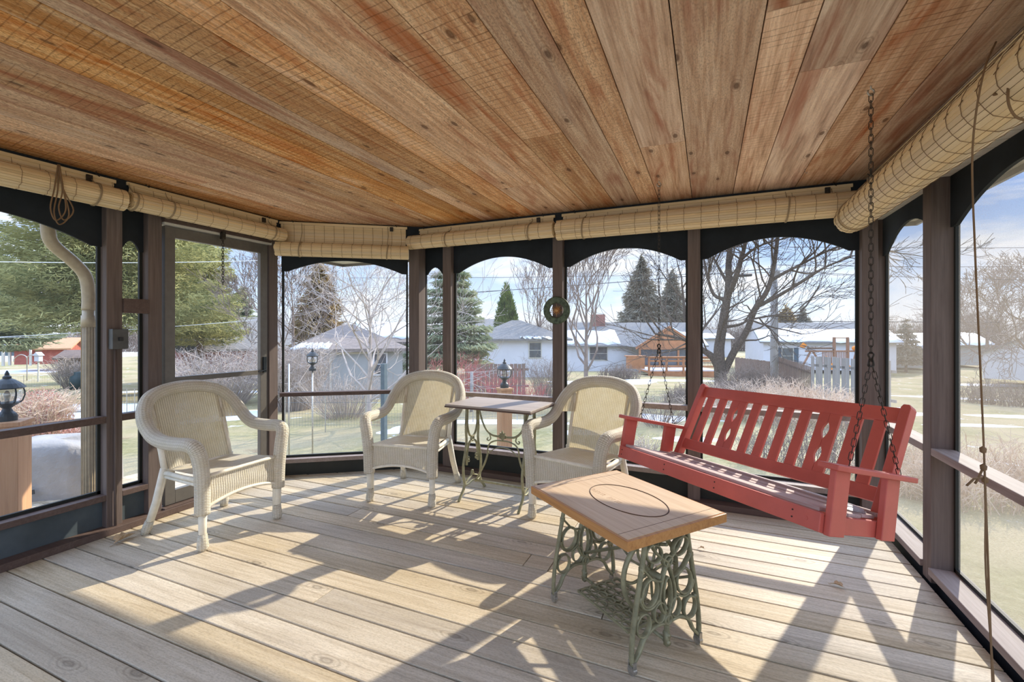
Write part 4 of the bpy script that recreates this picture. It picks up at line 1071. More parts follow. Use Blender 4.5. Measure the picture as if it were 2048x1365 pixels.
m = MB(); m.box2((cx-W2, -3.15, -1.9), (cx+W2, -3.12, .0)); m.build('porch_screen', M['glassd'], h1)
m = MB(); m.add([(cx-W2-.35, -3.4, .05), (cx, -3.4, 1.78), (cx, 1.5, 1.78), (cx-W2-.35, 1.5, .05), (cx+W2+.35, -3.4, .05), (cx+W2+.35, 1.5, .05)], [(0, 1, 2, 3), (1, 4, 5, 2)]); m.build('porch_roof', M['roofg'], h1)
m = MB(); m.add([(cx+.1, -3.42, 1.79), (cx+W2+.4, -3.42, .11), (cx+W2+.4, 1.2, .11), (cx+.1, 1.2, 1.79)], [(0, 1, 2, 3)]); so_ = m.build('porch_snow', M['snow'], h1); so_.modifiers.new('s', 'SOLIDIFY').thickness = .08
dk = empty('garden_deck', (*pos(1352, 33.5), 0), PSI, 'brown stained deck with rails in front of the ranch house porch', 'deck')
m = MB(); m.box2((-2.4, -1.2, -1.62), (2.6, 2.0, -1.5)); m.box2((-2.4, -1.25, -2.2), (2.6, -1.15, -1.62)); m.build('platform', M['orange'], dk)
m = MB(); m.box2((-2.3, -1.1, -1.5), (2.5, 1.9, -1.42)); m.build('deck_snow', M['snow'], dk)
m = MB()
for z in (-.52, -.75, -1.15): m.box2((-2.4, -1.25, z-.07), (2.6, -1.15, z+.05))
m.box2((-2.6, -1.35, -.5), (2.8, -1.05, -.44)); m.build('rail', M['orange'], dk)
for xx in (-2.35, -1.1, .1, 1.3, 2.55):
    m = MB(); m.box2((xx-.06, -1.28, -1.7), (xx+.06, -1.12, -.44)); m.build('rail_post', M['orange'], dk)
m = MB(); m.box2((-3.9, -1.4, -1.3), (-2.7, -.9, -.45)); m.box2((-4.0, -1.4, -.45), (-2.6, -.8, -.38)); m.build('bench_box', M['orange'], dk)
house('side_house', 'long white house with blue shutters behind the wooden play set', 1655, 38, 9.6, 7.5, -1.9, .55, 2.15, rot=.12, wins=((-2.95, -.75, .8, 1.3, 1),), snow=((0, 1, .0, .62),))
m_ = house('garage', 'white garage with grey hip roof behind the red twig bushes', 1040, 30, 6.2, 6, -1.9, .95, 2.15, rot=PSI+.08, style='hip', wins=((1.0, .1, .75, .95, 0),), snow=((.5, .8, .0, .08),), cat='garage')
g4 = house('garage', 'grey garage with slate roof seen through the cut corner window', 705, 17, 3.7, 4.5, -1.4, .80, 1.65, rot=PSI+.42, style='hip', wall='greys', roof='roofb', wins=((-1.35, .0, .45, 1.1, 0), (1.0, .1, .42, .75, 0)), snow=((.0, .30, .0, .2),), cat='garage', over=.25)
m = MB(); m.box2((-.75, -.05, -1.3), (.55, -.01, .5)); m.build('door', M['greys'], g4)
m = MB()
for a in (-.8, .55): m.box2((a, -.07, -1.3), (a+.07, -.02, .57))
m.box2((-.8, -.07, .5), (.62, -.02, .57)); m.build('door_trim', M['cream_s'], g4)
house('neighbour_garage', 'cream sided garage at the right of the grey garage', 805, 23.5, 3.6, 4, -1.4, .9, 1.85, rot=PSI+.5, style='gable', wall='cream_s', roof='roofb', wins=((.75, -.05, .45, .6, 0), ), snow=((.0, 1, .15, .98),), cat='garage', over=.2)
house('neighbour_house', 'dark roofed house behind the bare thicket seen through the door', 490, 30, 7, 6, -1.6, .3, 2.4, rot=PSI+.9, style='gable', wall='brick', roof='roofg', cat='house')
house('cream_house', 'distant cream house above the white garage roof', 985, 62, 6.5, 6, -2, 1.9, 3.1, wall='cream_s', wins=((2.0, 1.3, .8, .9, 0), (.2, 1.3, .8, .9, 0)))
house('far_house', 'far low white house seen left of the large maple trunk', 1418, 62, 6, 6, -2.2, .45, 1.6, snow=((0, 1, 0, .5),))
house('right_house', 'white gable-ended house at the right edge seen through the screen', 2125, 26, 6.4, 7, -1.6, .12, 1.75, rot=PSI-.92, style='front', wall='white', over=.2)
house('distant_house', 'distant grey house with snowy roof seen through the right screens', 1915, 45, 5.0, 6, -2.0, .1, 1.2, rot=PSI-.3, wall='greys', snow=((0, 1, 0, .95),))
house('low_house', 'low house with snowy roof seen through the narrow right screen', 1790, 42, 6.0, 6, -2.0, -.1, 1.1, rot=PSI-.3, wall='greys', snow=((0, 1, 0, .95),))
house('grey_house', 'far blue-grey house at the left edge', 8, 62, 4, 5, -2, -.95, .4, wall='bluep')
sh = house('garden_shed', 'small red garden shed with overhanging roof', 82, 40, 3.6, 2.8, -1.55, -.05, .78, rot=PSI+.35, style='gable', wall='redw', roof='cedar', cat='shed', over=.5)
m = MB(); m.box2((-2.2, -.8, -1.6), (-2.05, -.65, 0)); m.box2((-2.2, .0, -1.6), (-2.05, .15, 0)); m.box2((-.4, -.8, -1.6), (-.28, -.65, -.05)); m.build('porch_post', M['cream_s'], sh)
m = MB(); m.box2((.5, -.06, -1.5), (1.6, -.01, -.3)); m.build('shed_door', M['redw'], sh)
house('wood_shelter', 'dark open wood shelter beside the red shed', 150, 31, 2.0, 1.8, -1.75, -.35, .05, rot=PSI+.2, wall='brownw', roof='brownw', cat='shelter', over=.2)

# ---- trees
def quads(name, C, A, B, mat, parent):
    """C centres, A,B half vectors, arrays (n,3)"""
    n = len(C); V = np.empty((n, 4, 3)); V[:, 0] = C-A-B; V[:, 1] = C+A-B*.4; V[:, 2] = C+A*1.1+B*.4; V[:, 3] = C-A+B
    me = bpy.data.meshes.new(name); me.vertices.add(n*4); me.vertices.foreach_set('co', V.reshape(-1))
    me.loops.add(n*4); me.loops.foreach_set('vertex_index', np.arange(n*4)); me.polygons.add(n)
    me.polygons.foreach_set('loop_start', np.arange(n)*4); me.polygons.foreach_set('loop_total', np.full(n, 4))
    me.update(); me.validate(); me.materials.append(mat); o = bpy.data.objects.new(name, me); COL.objects.link(o); o.parent = parent; return o
def conifer(name, label, xp, d, h, r, mat, n=9000, z0=.08, tuft=.22, power=.85, droop=.25, seed=1, zb=None, group=None, col=False, trunk='barkb'):
    R_ = np.random.default_rng(seed); x, y = pos(xp, d); zb_ = gz(x, y) if zb is None else zb
    t = empty(name, (x, y, zb_), R_.uniform(0, 6), label, 'tree', group)
    m = MB(); m.tube([(0, 0, -.3), (0, 0, h*.5), (0, 0, h*.93)], [max(.12, h*.022), h*.013, .02], 8); m.build('trunk', M[trunk], t, smooth=True)
    tt_ = 1-np.sqrt(R_.random(n)*(1-z0)**2+0)            # more foliage low
    tt_ = np.clip(tt_, z0, .995); nw = int(h*2.4)
    wq = np.round(tt_*nw)/nw if not col else tt_
    nb = 9; bi = R_.integers(0, nb, n); az_ = (bi+wq*nw*.37)*2*PI/nb
    key = (np.round(tt_*nw).astype(int)*17+bi) % 997; ln = (.62+.5*np.random.default_rng(seed+5).random(997))[key]
    env = r*np.power(np.clip(1-wq, 0, 1), power)*ln
    if col: env = r*np.minimum(1, np.power(np.clip(1-wq, 0, 1)*2.2, .7))*(.85+.15*ln)
    f = np.power(R_.random(n), .6 if not col else .25); rho = env*f
    az2 = az_+R_.normal(0, .16+.10*f, n) if not col else R_.random(n)*2*PI
    Z = wq*h-droop*rho*(.4+f*.6)+R_.normal(0, .07, n)*h*.12+(.25*rho*f*f if not col else 0)
    C = np.stack([rho*np.cos(az2), rho*np.sin(az2), Z], 1)
    rad = np.stack([np.cos(az2), np.sin(az2), -droop*1.2+0*az2], 1)+R_.normal(0, .45, (n, 3))
    if col: rad = np.stack([np.cos(az2)*.4, np.sin(az2)*.4, 1+0*az2], 1)+R_.normal(0, .25, (n, 3))
    rad /= np.linalg.norm(rad, axis=1)[:, None]; side = np.cross(rad, R_.normal(0, 1, (n, 3))); side /= np.linalg.norm(side, axis=1)[:, None]
    s_ = tuft*(.6+.8*R_.random(n))[:, None]
    quads('foliage', C, rad*s_, side*s_*.20, M[mat], t); return t
conifer('spruce_tree', 'large sunlit yellow-green spruce filling the left window', 228, 20, 11.5, 6.0, 'ever1', 130000, .27, .090, .45, .15, 11)
conifer('spruce_tree', 'tall sunlit green spruce seen through the upper screen door', 400, 27, 11.0, 3.2, 'ever1', 60000, .24, .095, .6, .15, 12)
conifer('pine_tree', 'small dark green pine behind the screen door, right of the tall spruce', 487, 34, 6.6, 1.9, 'ever2', 7000, .15, .24, .7, .1, 13)
conifer('spruce_tree', 'dark green spruce at the far left edge behind the large spruce', -20, 26, 8.5, 4.0, 'ever2', 26000, .30, .15, .6, .15, 14)
conifer('spruce_tree', 'brown-green spruce behind the young bare tree', 640, 26, 7.0, 2.1, 'ever3', 15000, .12, .22, .62, .3, 15)
conifer('spruce_tree', 'blue-green spruce behind the narrow corner window', 903, 22, 6.7, 2.55, 'ever2', 36000, .20, .14, .6, .3, 16)
conifer('arborvitae', 'columnar green arborvitae behind the white garage', 1013, 34, 6.9, .95, 'arb', 12000, .02, .16, .8, .0, 17, col=True)
conifer('spruce_tree', 'tall grey-green spruce behind the ranch house roof', 1283, 58, 13.2, 4.5, 'ever4', 18000, .12, .33, .8, .3, 18)
conifer('spruce_tree', 'second grey spruce just right of the tall one behind the ranch house', 1345, 60, 11.6, 3.5, 'ever4', 10000, .15, .33, .7, .3, 19)
conifer('spruce_tree', 'small brown-green spruce above the long white house, left one of the pair', 1572, 56, 6.7, 2.5, 'ever3', 7000, .15, .3, .6, .25, 20)
conifer('spruce_tree', 'small grey-green spruce above the long white house, right one of the pair', 1605, 58, 6.5, 2.4, 'ever4', 7000, .15, .3, .7, .25, 21)
conifer('spruce_tree', 'dark small spruce seen through the narrow right screen', 1812, 40, 4.5, 1.6, 'ever4', 4000, .15, .24, .7, .25, 22)
conifer('cedar_shrub', 'low dark evergreen shrub behind the screen door', 352, 18, 1.2, .8, 'ever2', 3000, .02, .1, .5, .1, 23)

def grow(m, p, d, L, r, depth, R_, up=.12, spread=.6, kids=(2, 4), wob=.16, segs=4, sides=5, rmin=.004, taper=.6):
    p = Vector(p); d = Vector(d).normalized(); pts = [p.copy()]; rr = [r]
    for k in range(segs):
        d = (d+Vector((R_.gauss(0, wob), R_.gauss(0, wob), R_.gauss(0, wob)+up*.5))).normalized()
        p = p+d*L/segs; pts.append(p.copy()); rr.append(max(rmin, r*(1-(1-taper)*(k+1)/segs)))
    m.tube(pts, rr, sides if depth > 1 else 3, cap=False)
    if depth <= 0: return
    nk = R_.randint(*kids)
    for k in range(nk):
        f = R_.uniform(.3, 1) if k else 1.0; i = min(segs-1, int(f*segs)); q = pts[i].lerp(pts[i+1], f*segs-i if f < 1 else 1)
        ax = Vector((R_.gauss(0, 1), R_.gauss(0, 1), R_.gauss(0, 1))); ax = (ax-d*ax.dot(d)).normalized()
        sp_ = spread*R_.uniform(.6, 1.3)*(1 if k else .5)
        nd = (d*math.cos(sp_)+ax*math.sin(sp_)+Vector((0, 0, up*.6))).normalized()
        grow(m, q, nd, L*R_.uniform(.6, .85), max(rmin, rr[i]*R_.uniform(.5, .7)), depth-1, R_, up, spread, kids, wob, max(2, segs-1), sides, rmin, taper)
def bare_tree(name, label, xp, d, h, r, mat='bark', seed=1, depth=5, trunk=.22, limbs=6, up=.12, spread=.6, kids=(2, 4), L0=.34, rmin=.006, lean=0, group=None, twig=None, cat='tree'):
    R_ = random.Random(seed); x, y = pos(xp, d); t = empty(name, (x, y, gz(x, y)), 0, label, cat, group)
    m = MB(); th = h*trunk
    tp = [(0, 0, -.2), (lean*.3, 0, th*.5), (lean*.8, 0, th), (lean*1.4, .05, h*.5), (lean*1.8, 0, h*.72)]
    tr = [r*1.25, r, r*.9, r*.5, r*.22]; m.tube(tp, tr, 9, cap=False); m.build('trunk', M[mat], t, smooth=True)
    m = MB()
    for k in range(limbs):
        f = k/max(1, limbs-1); z = th*.8+(h*.70-th*.8)*f; a = k*2.4+R_.random()
        px_ = lean*(.8+f); rr_ = r*(.55-.32*f)
        grow(m, (px_, 0, z), (math.cos(a)*spread*1.4, math.sin(a)*spread*1.4, .7+.5*f), h*L0*(1-.35*f), rr_, depth, R_, up, spread, kids, rmin=rmin)
    m.build('branches', M[twig or mat], t); return t
bare_tree('young_tree', 'young bare tree with pale branches in front of the grey garage', 738, 10.5, 4.1, .058, 'barkl', 3, 4, .17, 18, .07, .75, (2, 4), .40, .0035, twig='barkl')
bare_tree('bare_tree', 'slender bare tree behind the compass ornament post, right side', 1172, 15, 5.6, .075, 'barkm', 5, 5, .22, 13, .22, .5, (2, 3), .30, .006)
bare_tree('bare_tree', 'bare tree rising behind the narrow bay left of the ranch house', 1080, 33, 8.2, .14, 'barkm', 6, 5, .2, 7, .2, .5, (2, 3), .3, .012)
bare_tree('bare_tree', 'bare branching tree between the large spruce and the maple', 1385, 46, 13.0, .28, 'bark', 8, 5, .2, 7, .1, .6, (2, 3), .36, .014, lean=-.6)
bare_tree('bare_tree', 'bare tree far right seen through the wide right screen', 1975, 34, 7.0, .16, 'barkm', 9, 5, .15, 8, .1, .65, (2, 4), .33, .012)
bare_tree('bare_tree', 'bare spreading tree at the right edge of the view', 2090, 22, 6.5, .15, 'barkm', 10, 5, .15, 8, .05, .7, (2, 4), .35, .010)
bare_tree('bare_tree', 'bare tree left of the brown-green spruce', 585, 22, 6.0, .10, 'barkm', 12, 5, .15, 8, .15, .6, (2, 4), .33, .009)
# large maple with hand-shaped limbs
mx_, my_ = pos(1446, 22); mp = empty('maple_tree', (mx_, my_, 0), PSI, 'large bare maple with a low left limb beside the utility pole', 'tree')
def mpt(xp, yp, dy=0): return Vector((((xp-1024)*(22+dy)-422*22)/FPX, dy, HC-(yp-YH)*(22+dy)/FPX))
R_ = random.Random(4); m = MB(); tw = MB()
limbs = [([(1442, 775, 0), (1440, 740, 0), (1438, 700, 0), (1444, 660, 0), (1452, 610, .1), (1458, 570, .2), (1457, 530, .3), (1460, 490, .4), (1462, 420, .5)], .33, .10),
 ([(1452, 600, .1), (1470, 560, -.3), (1482, 520, -.5), (1492, 480, -.8), (1502, 420, -1)], .16, .06),
 ([(1448, 745, 0), (1470, 700, -.3), (1492, 665, -.5), (1510, 620, -.8), (1535, 580, -1.2), (1548, 530, -1.4), (1556, 470, -1.6), (1562, 400, -1.8)], .19, .06),
 ([(1512, 615, -.8), (1560, 590, -1.4), (1610, 560, -2), (1650, 535, -2.4), (1700, 515, -2.8)], .10, .03),
 ([(1541, 562, -1.25), (1565, 548, -1.3), (1600, 530, -1.2), (1660, 500, -1.5), (1720, 480, -2)], .09, .03),
 ([(1440, 742, 0), (1425, 715, .2), (1405, 700, .4), (1385, 685, .6), (1350, 675, .9), (1310, 668, 1.2)], .22, .05),
 ([(1445, 655, 0), (1478, 650, .4), (1500, 640, .7), (1540, 632, 1.2), (1600, 625, 1.6)], .09, .02),
 ([(1452, 600, .1), (1428, 590, .6), (1415, 555, 1.0), (1408, 520, 1.4), (1395, 480, 1.6)], .11, .03),
 ([(1457, 570, .2), (1440, 540, .9), (1425, 510, 1.5), (1418, 480, 1.8)], .09, .03),
 ([(1482, 520, -.5), (1505, 500, -1.2), (1530, 488, -1.8), (1565, 478, -2.4)], .08, .025)]
for P_, ra, rb_ in limbs:
    pts = catmull([mpt(*p) for p in P_], 4); n_ = len(pts)
    m.tube(pts, [ra+(rb_-ra)*(k/(n_-1))**.8 for k in range(n_)], 8, cap=False)
    for k in range(6, n_, 2 if rb_ < .1 else 3):
        dd = (pts[k]-pts[k-1]).normalized(); ax = Vector((R_.gauss(0, 1), R_.gauss(0, .8), R_.gauss(0, 1))); ax = (ax-dd*ax.dot(dd)).normalized()
        grow(tw, pts[k], dd*.6+ax*.8, R_.uniform(1.3, 2.4), .045, 4, R_, .08, .55, (2, 3), .14, 4, 4, .009)
m.build('trunk', M['bark'], mp, smooth=True); tw.build('branches', M['bark'], mp)

def bush(name, label, xp, d, w, h, n, mat, seed=1, r=.006, curl=.25, dep=None, zb=None, cat='shrub', group=None, kids=3, spreadx=1.0, kind=None, rot=PSI, fol=None):
    R_ = random.Random(seed); x, y = pos(xp, d); t = empty(name, (x, y, gz(x, y) if zb is None else zb), rot, label, cat, group, kind)
    m = MB(); dep = dep or w
    for k in range(n):
        a = R_.random()*2*PI; q = R_.random()**.5; bx, by = math.cos(a)*q*w*.5*spreadx, math.sin(a)*q*dep*.5*spreadx
        if spreadx < .6: out_ = Vector((math.cos(a)*w*.5*q, math.sin(a)*dep*.5*q, h*R_.uniform(.65, 1)))
        else: out_ = Vector((R_.gauss(0, .12)*h, R_.gauss(0, .12)*h, h*R_.uniform(.5, 1)*(1-.45*q*q)))
        p0 = Vector((bx, by, -.05)); p1 = p0+out_*.5+Vector((R_.gauss(0, .04), R_.gauss(0, .04), 0))*h; p2 = p0+out_+Vector((R_.gauss(0, curl), R_.gauss(0, curl), 0))*h*.3
        m.tube([p0, p1, p2], [r, r*.8, r*.4], 3, cap=False)
        for j in range(kids):
            f = R_.uniform(.3, .95); q0 = p0.lerp(p1, f*2) if f < .5 else p1.lerp(p2, f*2-1)
            e = q0+Vector((R_.gauss(0, .25), R_.gauss(0, .25), R_.uniform(.05, .4)))*h*.5
            m.tube([q0, q0.lerp(e, .5)+Vector((R_.gauss(0, .03), R_.gauss(0, .03), .02))*h, e], [r*.6, r*.5, r*.3], 3, cap=False)
    m.build('twigs', M[mat], t)
    if fol:
        Rn = np.random.default_rng(seed); nn = fol[1]; dd = Rn.normal(0, 1, (nn, 3)); dd[:, 2] = np.abs(dd[:, 2]); dd /= np.linalg.norm(dd, axis=1)[:, None]
        C = dd*np.array([w*.5, dep*.5, h])*np.power(Rn.random((nn, 1)), .3); A = Rn.normal(0, 1, (nn, 3)); A /= np.linalg.norm(A, axis=1)[:, None]; B = np.cross(A, Rn.normal(0, 1, (nn, 3))); B /= np.linalg.norm(B, axis=1)[:, None]
        quads('leaves', C, A*fol[2], B*fol[2]*.6, M[fol[0]], t)
    return t
bush('barberry_bush', 'round reddish barberry bush below the black lantern', 80, 8.2, 1.0, 1.0, 300, 'straw', 31, .006, .3, kids=4, spreadx=.3, zb=-.66, fol=('barberry', 5500, .014))
bush('barberry_bush', 'reddish low bush cut by the left edge of the view', -20, 8.8, 1.1, .9, 160, 'straw', 32, .006, .3, kids=4, spreadx=.3, fol=('barberry', 1800, .014))
bush('ornamental_grass', 'small clump of orange dried perennials beside the wooden bench', 140, 10.5, .7, .22, 110, 'barberry', 33, .006, .4, spreadx=.4)
bush('bare_thicket', 'wide bare pinkish thicket seen low through the screen door', 440, 16, 3.0, 2.1, 420, 'barkl', 34, .009, .3, kids=4, spreadx=.5, cat='thicket')
bush('bare_thicket', 'bare shrub in front of the red shed', 140, 27, 2.2, 2.0, 150, 'barkl', 35, .014, .4, kids=4, spreadx=.2, cat='thicket')
bush('bare_thicket', 'dark tangled thicket at the left of the grey garage', 588, 14, 1.7, 2.2, 360, 'barkl', 36, .008, .3, kids=4, spreadx=.5, cat='thicket')
bush('bare_shrub', 'fine bare shrub below the grey garage wall', 690, 12.0, 1.9, 1.2, 280, 'barkl', 37, .005, .3, kids=3, spreadx=.5)
for k, (xp, d, w_, h_, lb) in enumerate([(928, 13.5, 1.1, 1.75, 'tall red twig dogwood left of the old fence post'), (878, 12.5, 1.0, 1.6, 'red twig dogwood behind the narrow corner window'), (1000, 12.8, 1.0, 1.25, 'red twig dogwood left of the garden lantern'), (1055, 12.5, .9, .95, 'low red twig dogwood right of the garden lantern')]):
    bush('red_dogwood', lb, xp, d, w_, h_, 95, 'redtwig', 40+k, .005, .25, kids=3, spreadx=.35, group='red twig dogwoods')
bush('bare_shrub', 'bare reddish shrub right of the white snow mound', 1095, 14, 1.3, 1.6, 150, 'barkm', 45, .006, .3, kids=3, spreadx=.3)
bush('hedge', 'long pale bare hedge behind the swing, sloping down to the right', 1560, 12.2, 4.6, 1.22, 1300, 'straw', 50, .0065, .5, dep=2.6, kids=3, cat='hedge', rot=PSI-.25)
bush('hedge', 'grey-brown bare hedge at the foot of the maple', 1405, 15.5, 2.6, .95, 520, 'barkm', 51, .007, .4, dep=1.2, kids=3, cat='hedge')
bush('bare_shrub', 'rounded dark bare shrub left of the pale hedge', 1468, 12.8, 1.0, 1.05, 260, 'barkm', 52, .006, .3, kids=3, spreadx=.4)
bush('bare_shrub', 'reddish-brown hedge between maple and utility pole', 1505, 21, 3.0, 1.5, 420, 'barkm', 53, .009, .3, dep=1.4, kids=3)
bush('bare_shrub', 'low bare shrub on the lawn under the left swing chain', 1320, 10.5, 1.5, .85, 160, 'barkm', 54, .0045, .3, kids=3, spreadx=.35)
bush('bare_shrub', 'brown shrub row in front of the ranch house, left of its deck', 1240, 29, 2.6, 1.15, 260, 'barkm', 55, .012, .3, kids=3, dep=1)
bush('seed_head_shrub', 'small white-flecked shrub just outside beside the left swing arm', 1283, 7.2, .55, .42, 130, 'barkl', 56, .004, .4, kids=3, spreadx=.3, fol=('straw', 300, .010))
bush('bare_shrub', 'bare twiggy shrub close outside behind the swing back', 1640, 7.0, 2.4, 1.05, 230, 'barkm', 57, .005, .35, kids=4, dep=.8, rot=PSI-.2)
bush('bare_shrub', 'sunlit shrub filling the lower right screen', 2010, 5.6, 2.6, .95, 420, 'straw', 58, .006, .35, kids=4, dep=1.3)
bush('bare_shrub', 'round dark shrub beside the white house at the right edge', 1990, 18, 2.2, 1.25, 260, 'barkm', 59, .010, .3, kids=3)
bush('bare_shrub', 'twiggy shrub outside the narrow right screen', 1800, 6.0, 1.0, .9, 150, 'straw', 60, .005, .35, kids=4)
for k, (xp, lb) in enumerate([(1560, 'distant bare grove behind the long white house'), (1930, 'distant bare grove on the right horizon'), (1100, 'distant bare grove behind the white garage'), (1430, 'distant bare grove behind the maple'), (560, 'distant bare grove left of the brown-green spruce'), (230, 'distant bare grove behind the left spruces'), (1750, 'distant bare grove left of the right screens')]):
    bush('distant_grove', lb, xp, 82, 20, 7.4 if k != 1 else 10, 520, 'barkm', 70+k, .03, .4, dep=4, kids=4, cat='grove', zb=-2.3)

# ---- fences, pole, wires
def board_fence(name, label, p, q, h, bw, gap_, mat, zb=None, th=.02, cat='fence', posts=False):
    t = empty(name, (p[0], p[1], 0), math.atan2(q[1]-p[1], q[0]-p[0]), label, cat); L = math.dist(p, q); n_ = int(L/(bw+gap_)); R_ = random.Random(int(L*7))
    z = gz((p[0]+q[0])/2, (p[1]+q[1])/2) if zb is None else zb; m = MB()
    for k in range(n_):
        x = k*(bw+gap_); oo = .03 if k % 2 and gap_ > .04 else 0; m.box2((x, oo, z-.1), (x+bw, oo+th, z+h+R_.uniform(-.02, .02)), col=(R_.random()*.4, R_.random(), R_.random()))
    m.build('boards', M[mat], t)
    m = MB(); m.box2((0, .03, z+h*.25), (L, .07, z+h*.25+.09)); m.box2((0, .03, z+h*.78), (L, .07, z+h*.78+.09)); m.build('rail', M[mat], t); return t
board_fence('board_fence', 'weathered grey board fence behind the right end of the swing', pos(1622, 17.2), pos(1790, 14.2), 1.75, .13, .045, 'greyw', zb=-1.33)
board_fence('picket_fence', 'thin brown picket fence right of the utility pole', pos(1556, 24), pos(1622, 17.3), 1.35, .05, .06, 'brownw', zb=-1.35)
board_fence('picket_fence', 'low dark fence left of the utility pole behind the hedge', pos(1470, 29), pos(1556, 24), 1.3, .09, .03, 'brownw', zb=-1.6)
board_fence('dark_fence', 'dark red-brown fence behind the red twig bushes', pos(930, 17.5), pos(1058, 18), 1.25, .14, .02, 'brownw', zb=-1.18)
board_fence('far_fence', 'small black railing fence right of the brown deck', pos(1402, 45), pos(1440, 45), 1.1, .03, .12, 'brownw', zb=-2.1)
op = pos(943, 12.6); m = MB(); m.tube([(0, 0, -.3), (0, 0, .5), (.01, 0, 1.12)], [.05, .05, .045], 9); o_ = m.build('fence_post', M['greyw'], smooth=True); o_.location = (op[0], op[1], gz(*op)); tag(o_, 'old grey round fence post among the red twigs', 'post')
# green wire garden fence
def wire_fence(label, p, q, h, mat='bluep', rows=4, cols=14):
    L = math.dist(p, q); t = empty('wire_fence', (p[0], p[1], (gz(*p)+gz(*q))/2), math.atan2(q[1]-p[1], q[0]-p[0]), label, 'fence'); m = MB()
    for r_ in range(rows): m.tube([(0, 0, .15+h*.85*r_/(rows-1)), (L, 0, .15+h*.85*r_/(rows-1))], .003, 4)
    for c_ in range(cols*3): m.tube([(L*c_/(cols*3), 0, .1), (L*c_/(cols*3), 0, h)], .0016, 3)
    m.build('wire_mesh', M[mat], t)
    for c_ in range(4):
        m = MB(); x = L*c_/3; m.tube([(x, 0, -.2), (x, 0, h+.05)], .012, 6); m.build('stake', M['zinc'], t)
wire_fence('thin wire garden fence in front of the grey garage', pos(570, 9.8), pos(812, 9.8), .85)
wire_fence('thin green wire fence in front of the red twig bushes', pos(855, 10.5), pos(1120, 11), .85)
wire_fence('low wire fence in front of the red shed', pos(-30, 24), pos(190, 26), .9, 'wire')
wire_fence('thin wire fence left of the door post beyond the lawn', pos(238, 13), pos(285, 13), .8, 'wire', 3, 3)
px0 = pos(1548, 24); up_ = empty('utility_pole', (px0[0], px0[1], -1.6), PSI, 'tall grey wooden utility pole beside the maple', 'pole')
m = MB(); m.tube([(0, 0, -.2), (0, 0, 4.2), (0, 0, 8.2)], [.19, .165, .14], 14); m.build('pole', M['pole'], up_, smooth=True)
m = MB(); m.tube([(.14, -.12, .0), (.13, -.12, 3.0), (.10, -.11, 5.5)], .025, 6); m.build('conduit', M['greyw'], up_)
m = MB(); m.box2((-.2, -.22, 5.75), (.2, -.08, 6.1)); m.build('bracket', M['greyw'], up_)
def wire(label, a, b, sag=.25, r=.012, mat='wire'):
    pts = []
    for k in range(25):
        t_ = k/24; p = Vector(a).lerp(Vector(b), t_); p.z -= sag*4*t_*(1-t_); pts.append(p)
    m = MB(); m.tube(pts, r, 4); tag(m.build('power_line', M[mat]), label, 'power line')
def P3(xp, yp, d): x, y = pos(xp, d); return (x, y, zat(yp, d))
wire('highest power line crossing the top of the back windows', P3(820, 498, 30), P3(1548, 494, 24), .05)
wire('highest power line running right from the utility pole', P3(1548, 494, 24), P3(2300, 494, 22), .05)
wire('thick power cable reaching the pole from the left', P3(840, 590, 34), P3(1546, 537, 24), .15, .02)
wire('middle power line behind the back windows', P3(700, 556, 32), P3(1548, 545, 24), .1)
wire('middle power line right of the pole', P3(1548, 530, 24), P3(2300, 530, 22), .1)
wire('lower power line running right from the pole', P3(1548, 541, 24), P3(2300, 562, 20), .15)
wire('low roofline cable above the long white house', P3(1530, 643, 30), P3(2000, 645, 28), .0, .02)
wire('power line behind the spruces of the cut corner', P3(400, 620, 30), P3(1000, 582, 34), .1)
wire('pale cable crossing the upper left windows', P3(-150, 521, 14), P3(560, 520, 20), .1, .010, 'wirew')
wire('pale cable crossing the lower left windows', P3(-120, 680, 16), P3(560, 636, 20), .08, .009, 'wirew')
wire('thin pale cable above the red shed', P3(-150, 676, 20), P3(300, 672, 22), .02, .008, 'wirew')
sp3 = P3(1489, 551, 25); m = MB(); m.tube([(sp3[0]-.35, sp3[1]-.15, sp3[2]-.03), (sp3[0]+.35, sp3[1]+.15, sp3[2]+.03)], .09, 8); tag(m.build('cable_splice', M['wire'], smooth=True), 'dark splice case hanging on the thick cable', 'splice case')

# ---- play set
ps = empty('play_set', (*pos(1670, 27), -1.5), PSI, 'wooden play set with orange flags behind the board fence', 'play set')
m = MB()
m.box2((-1.75, -.05, 1.62), (1.6, .05, 1.72)); 
for xx in (-.05, .75): m.box2((xx-.06, -.06, 0), (xx+.06, .06, 2.5))
m.box2((-.05, -.04, 2.42), (.75, .04, 2.48))
m.box2((1.2, -.06, 0), (1.3, .06, 1.65)); m.box2((1.55, -.06, 0), (1.65, .06, 1.65))
m.beam((-1.45, 0, 1.65), (-2.4, -.3, .3), .08, .08); m.beam((-1.3, 0, 1.62), (-.8, 0, .9), .08, .08); m.beam((1.25, 0, 1.6), (1.05, 0, .9), .08, .08)
m.build('frame', M['playw'], ps)
m = MB(); m.box2((-1.6, -.1, 1.78), (-.1, .1, 1.9)); m.build('swing_beam', M['brownw'], ps)
for k in range(9):
    m = MB(); xx = -.75+.09*k if k < 7 else -.75+.09*k; m.box2((xx-.02, -.03, .7), (xx+.02, .0, 1.62)); m.build('baluster', M['playw'], ps)
for k in range(6):
    m = MB(); xx = .08+.1*k; m.box2((xx-.02, -.03, .7), (xx+.02, .0, 1.62)); m.build('baluster', M['playw'], ps)
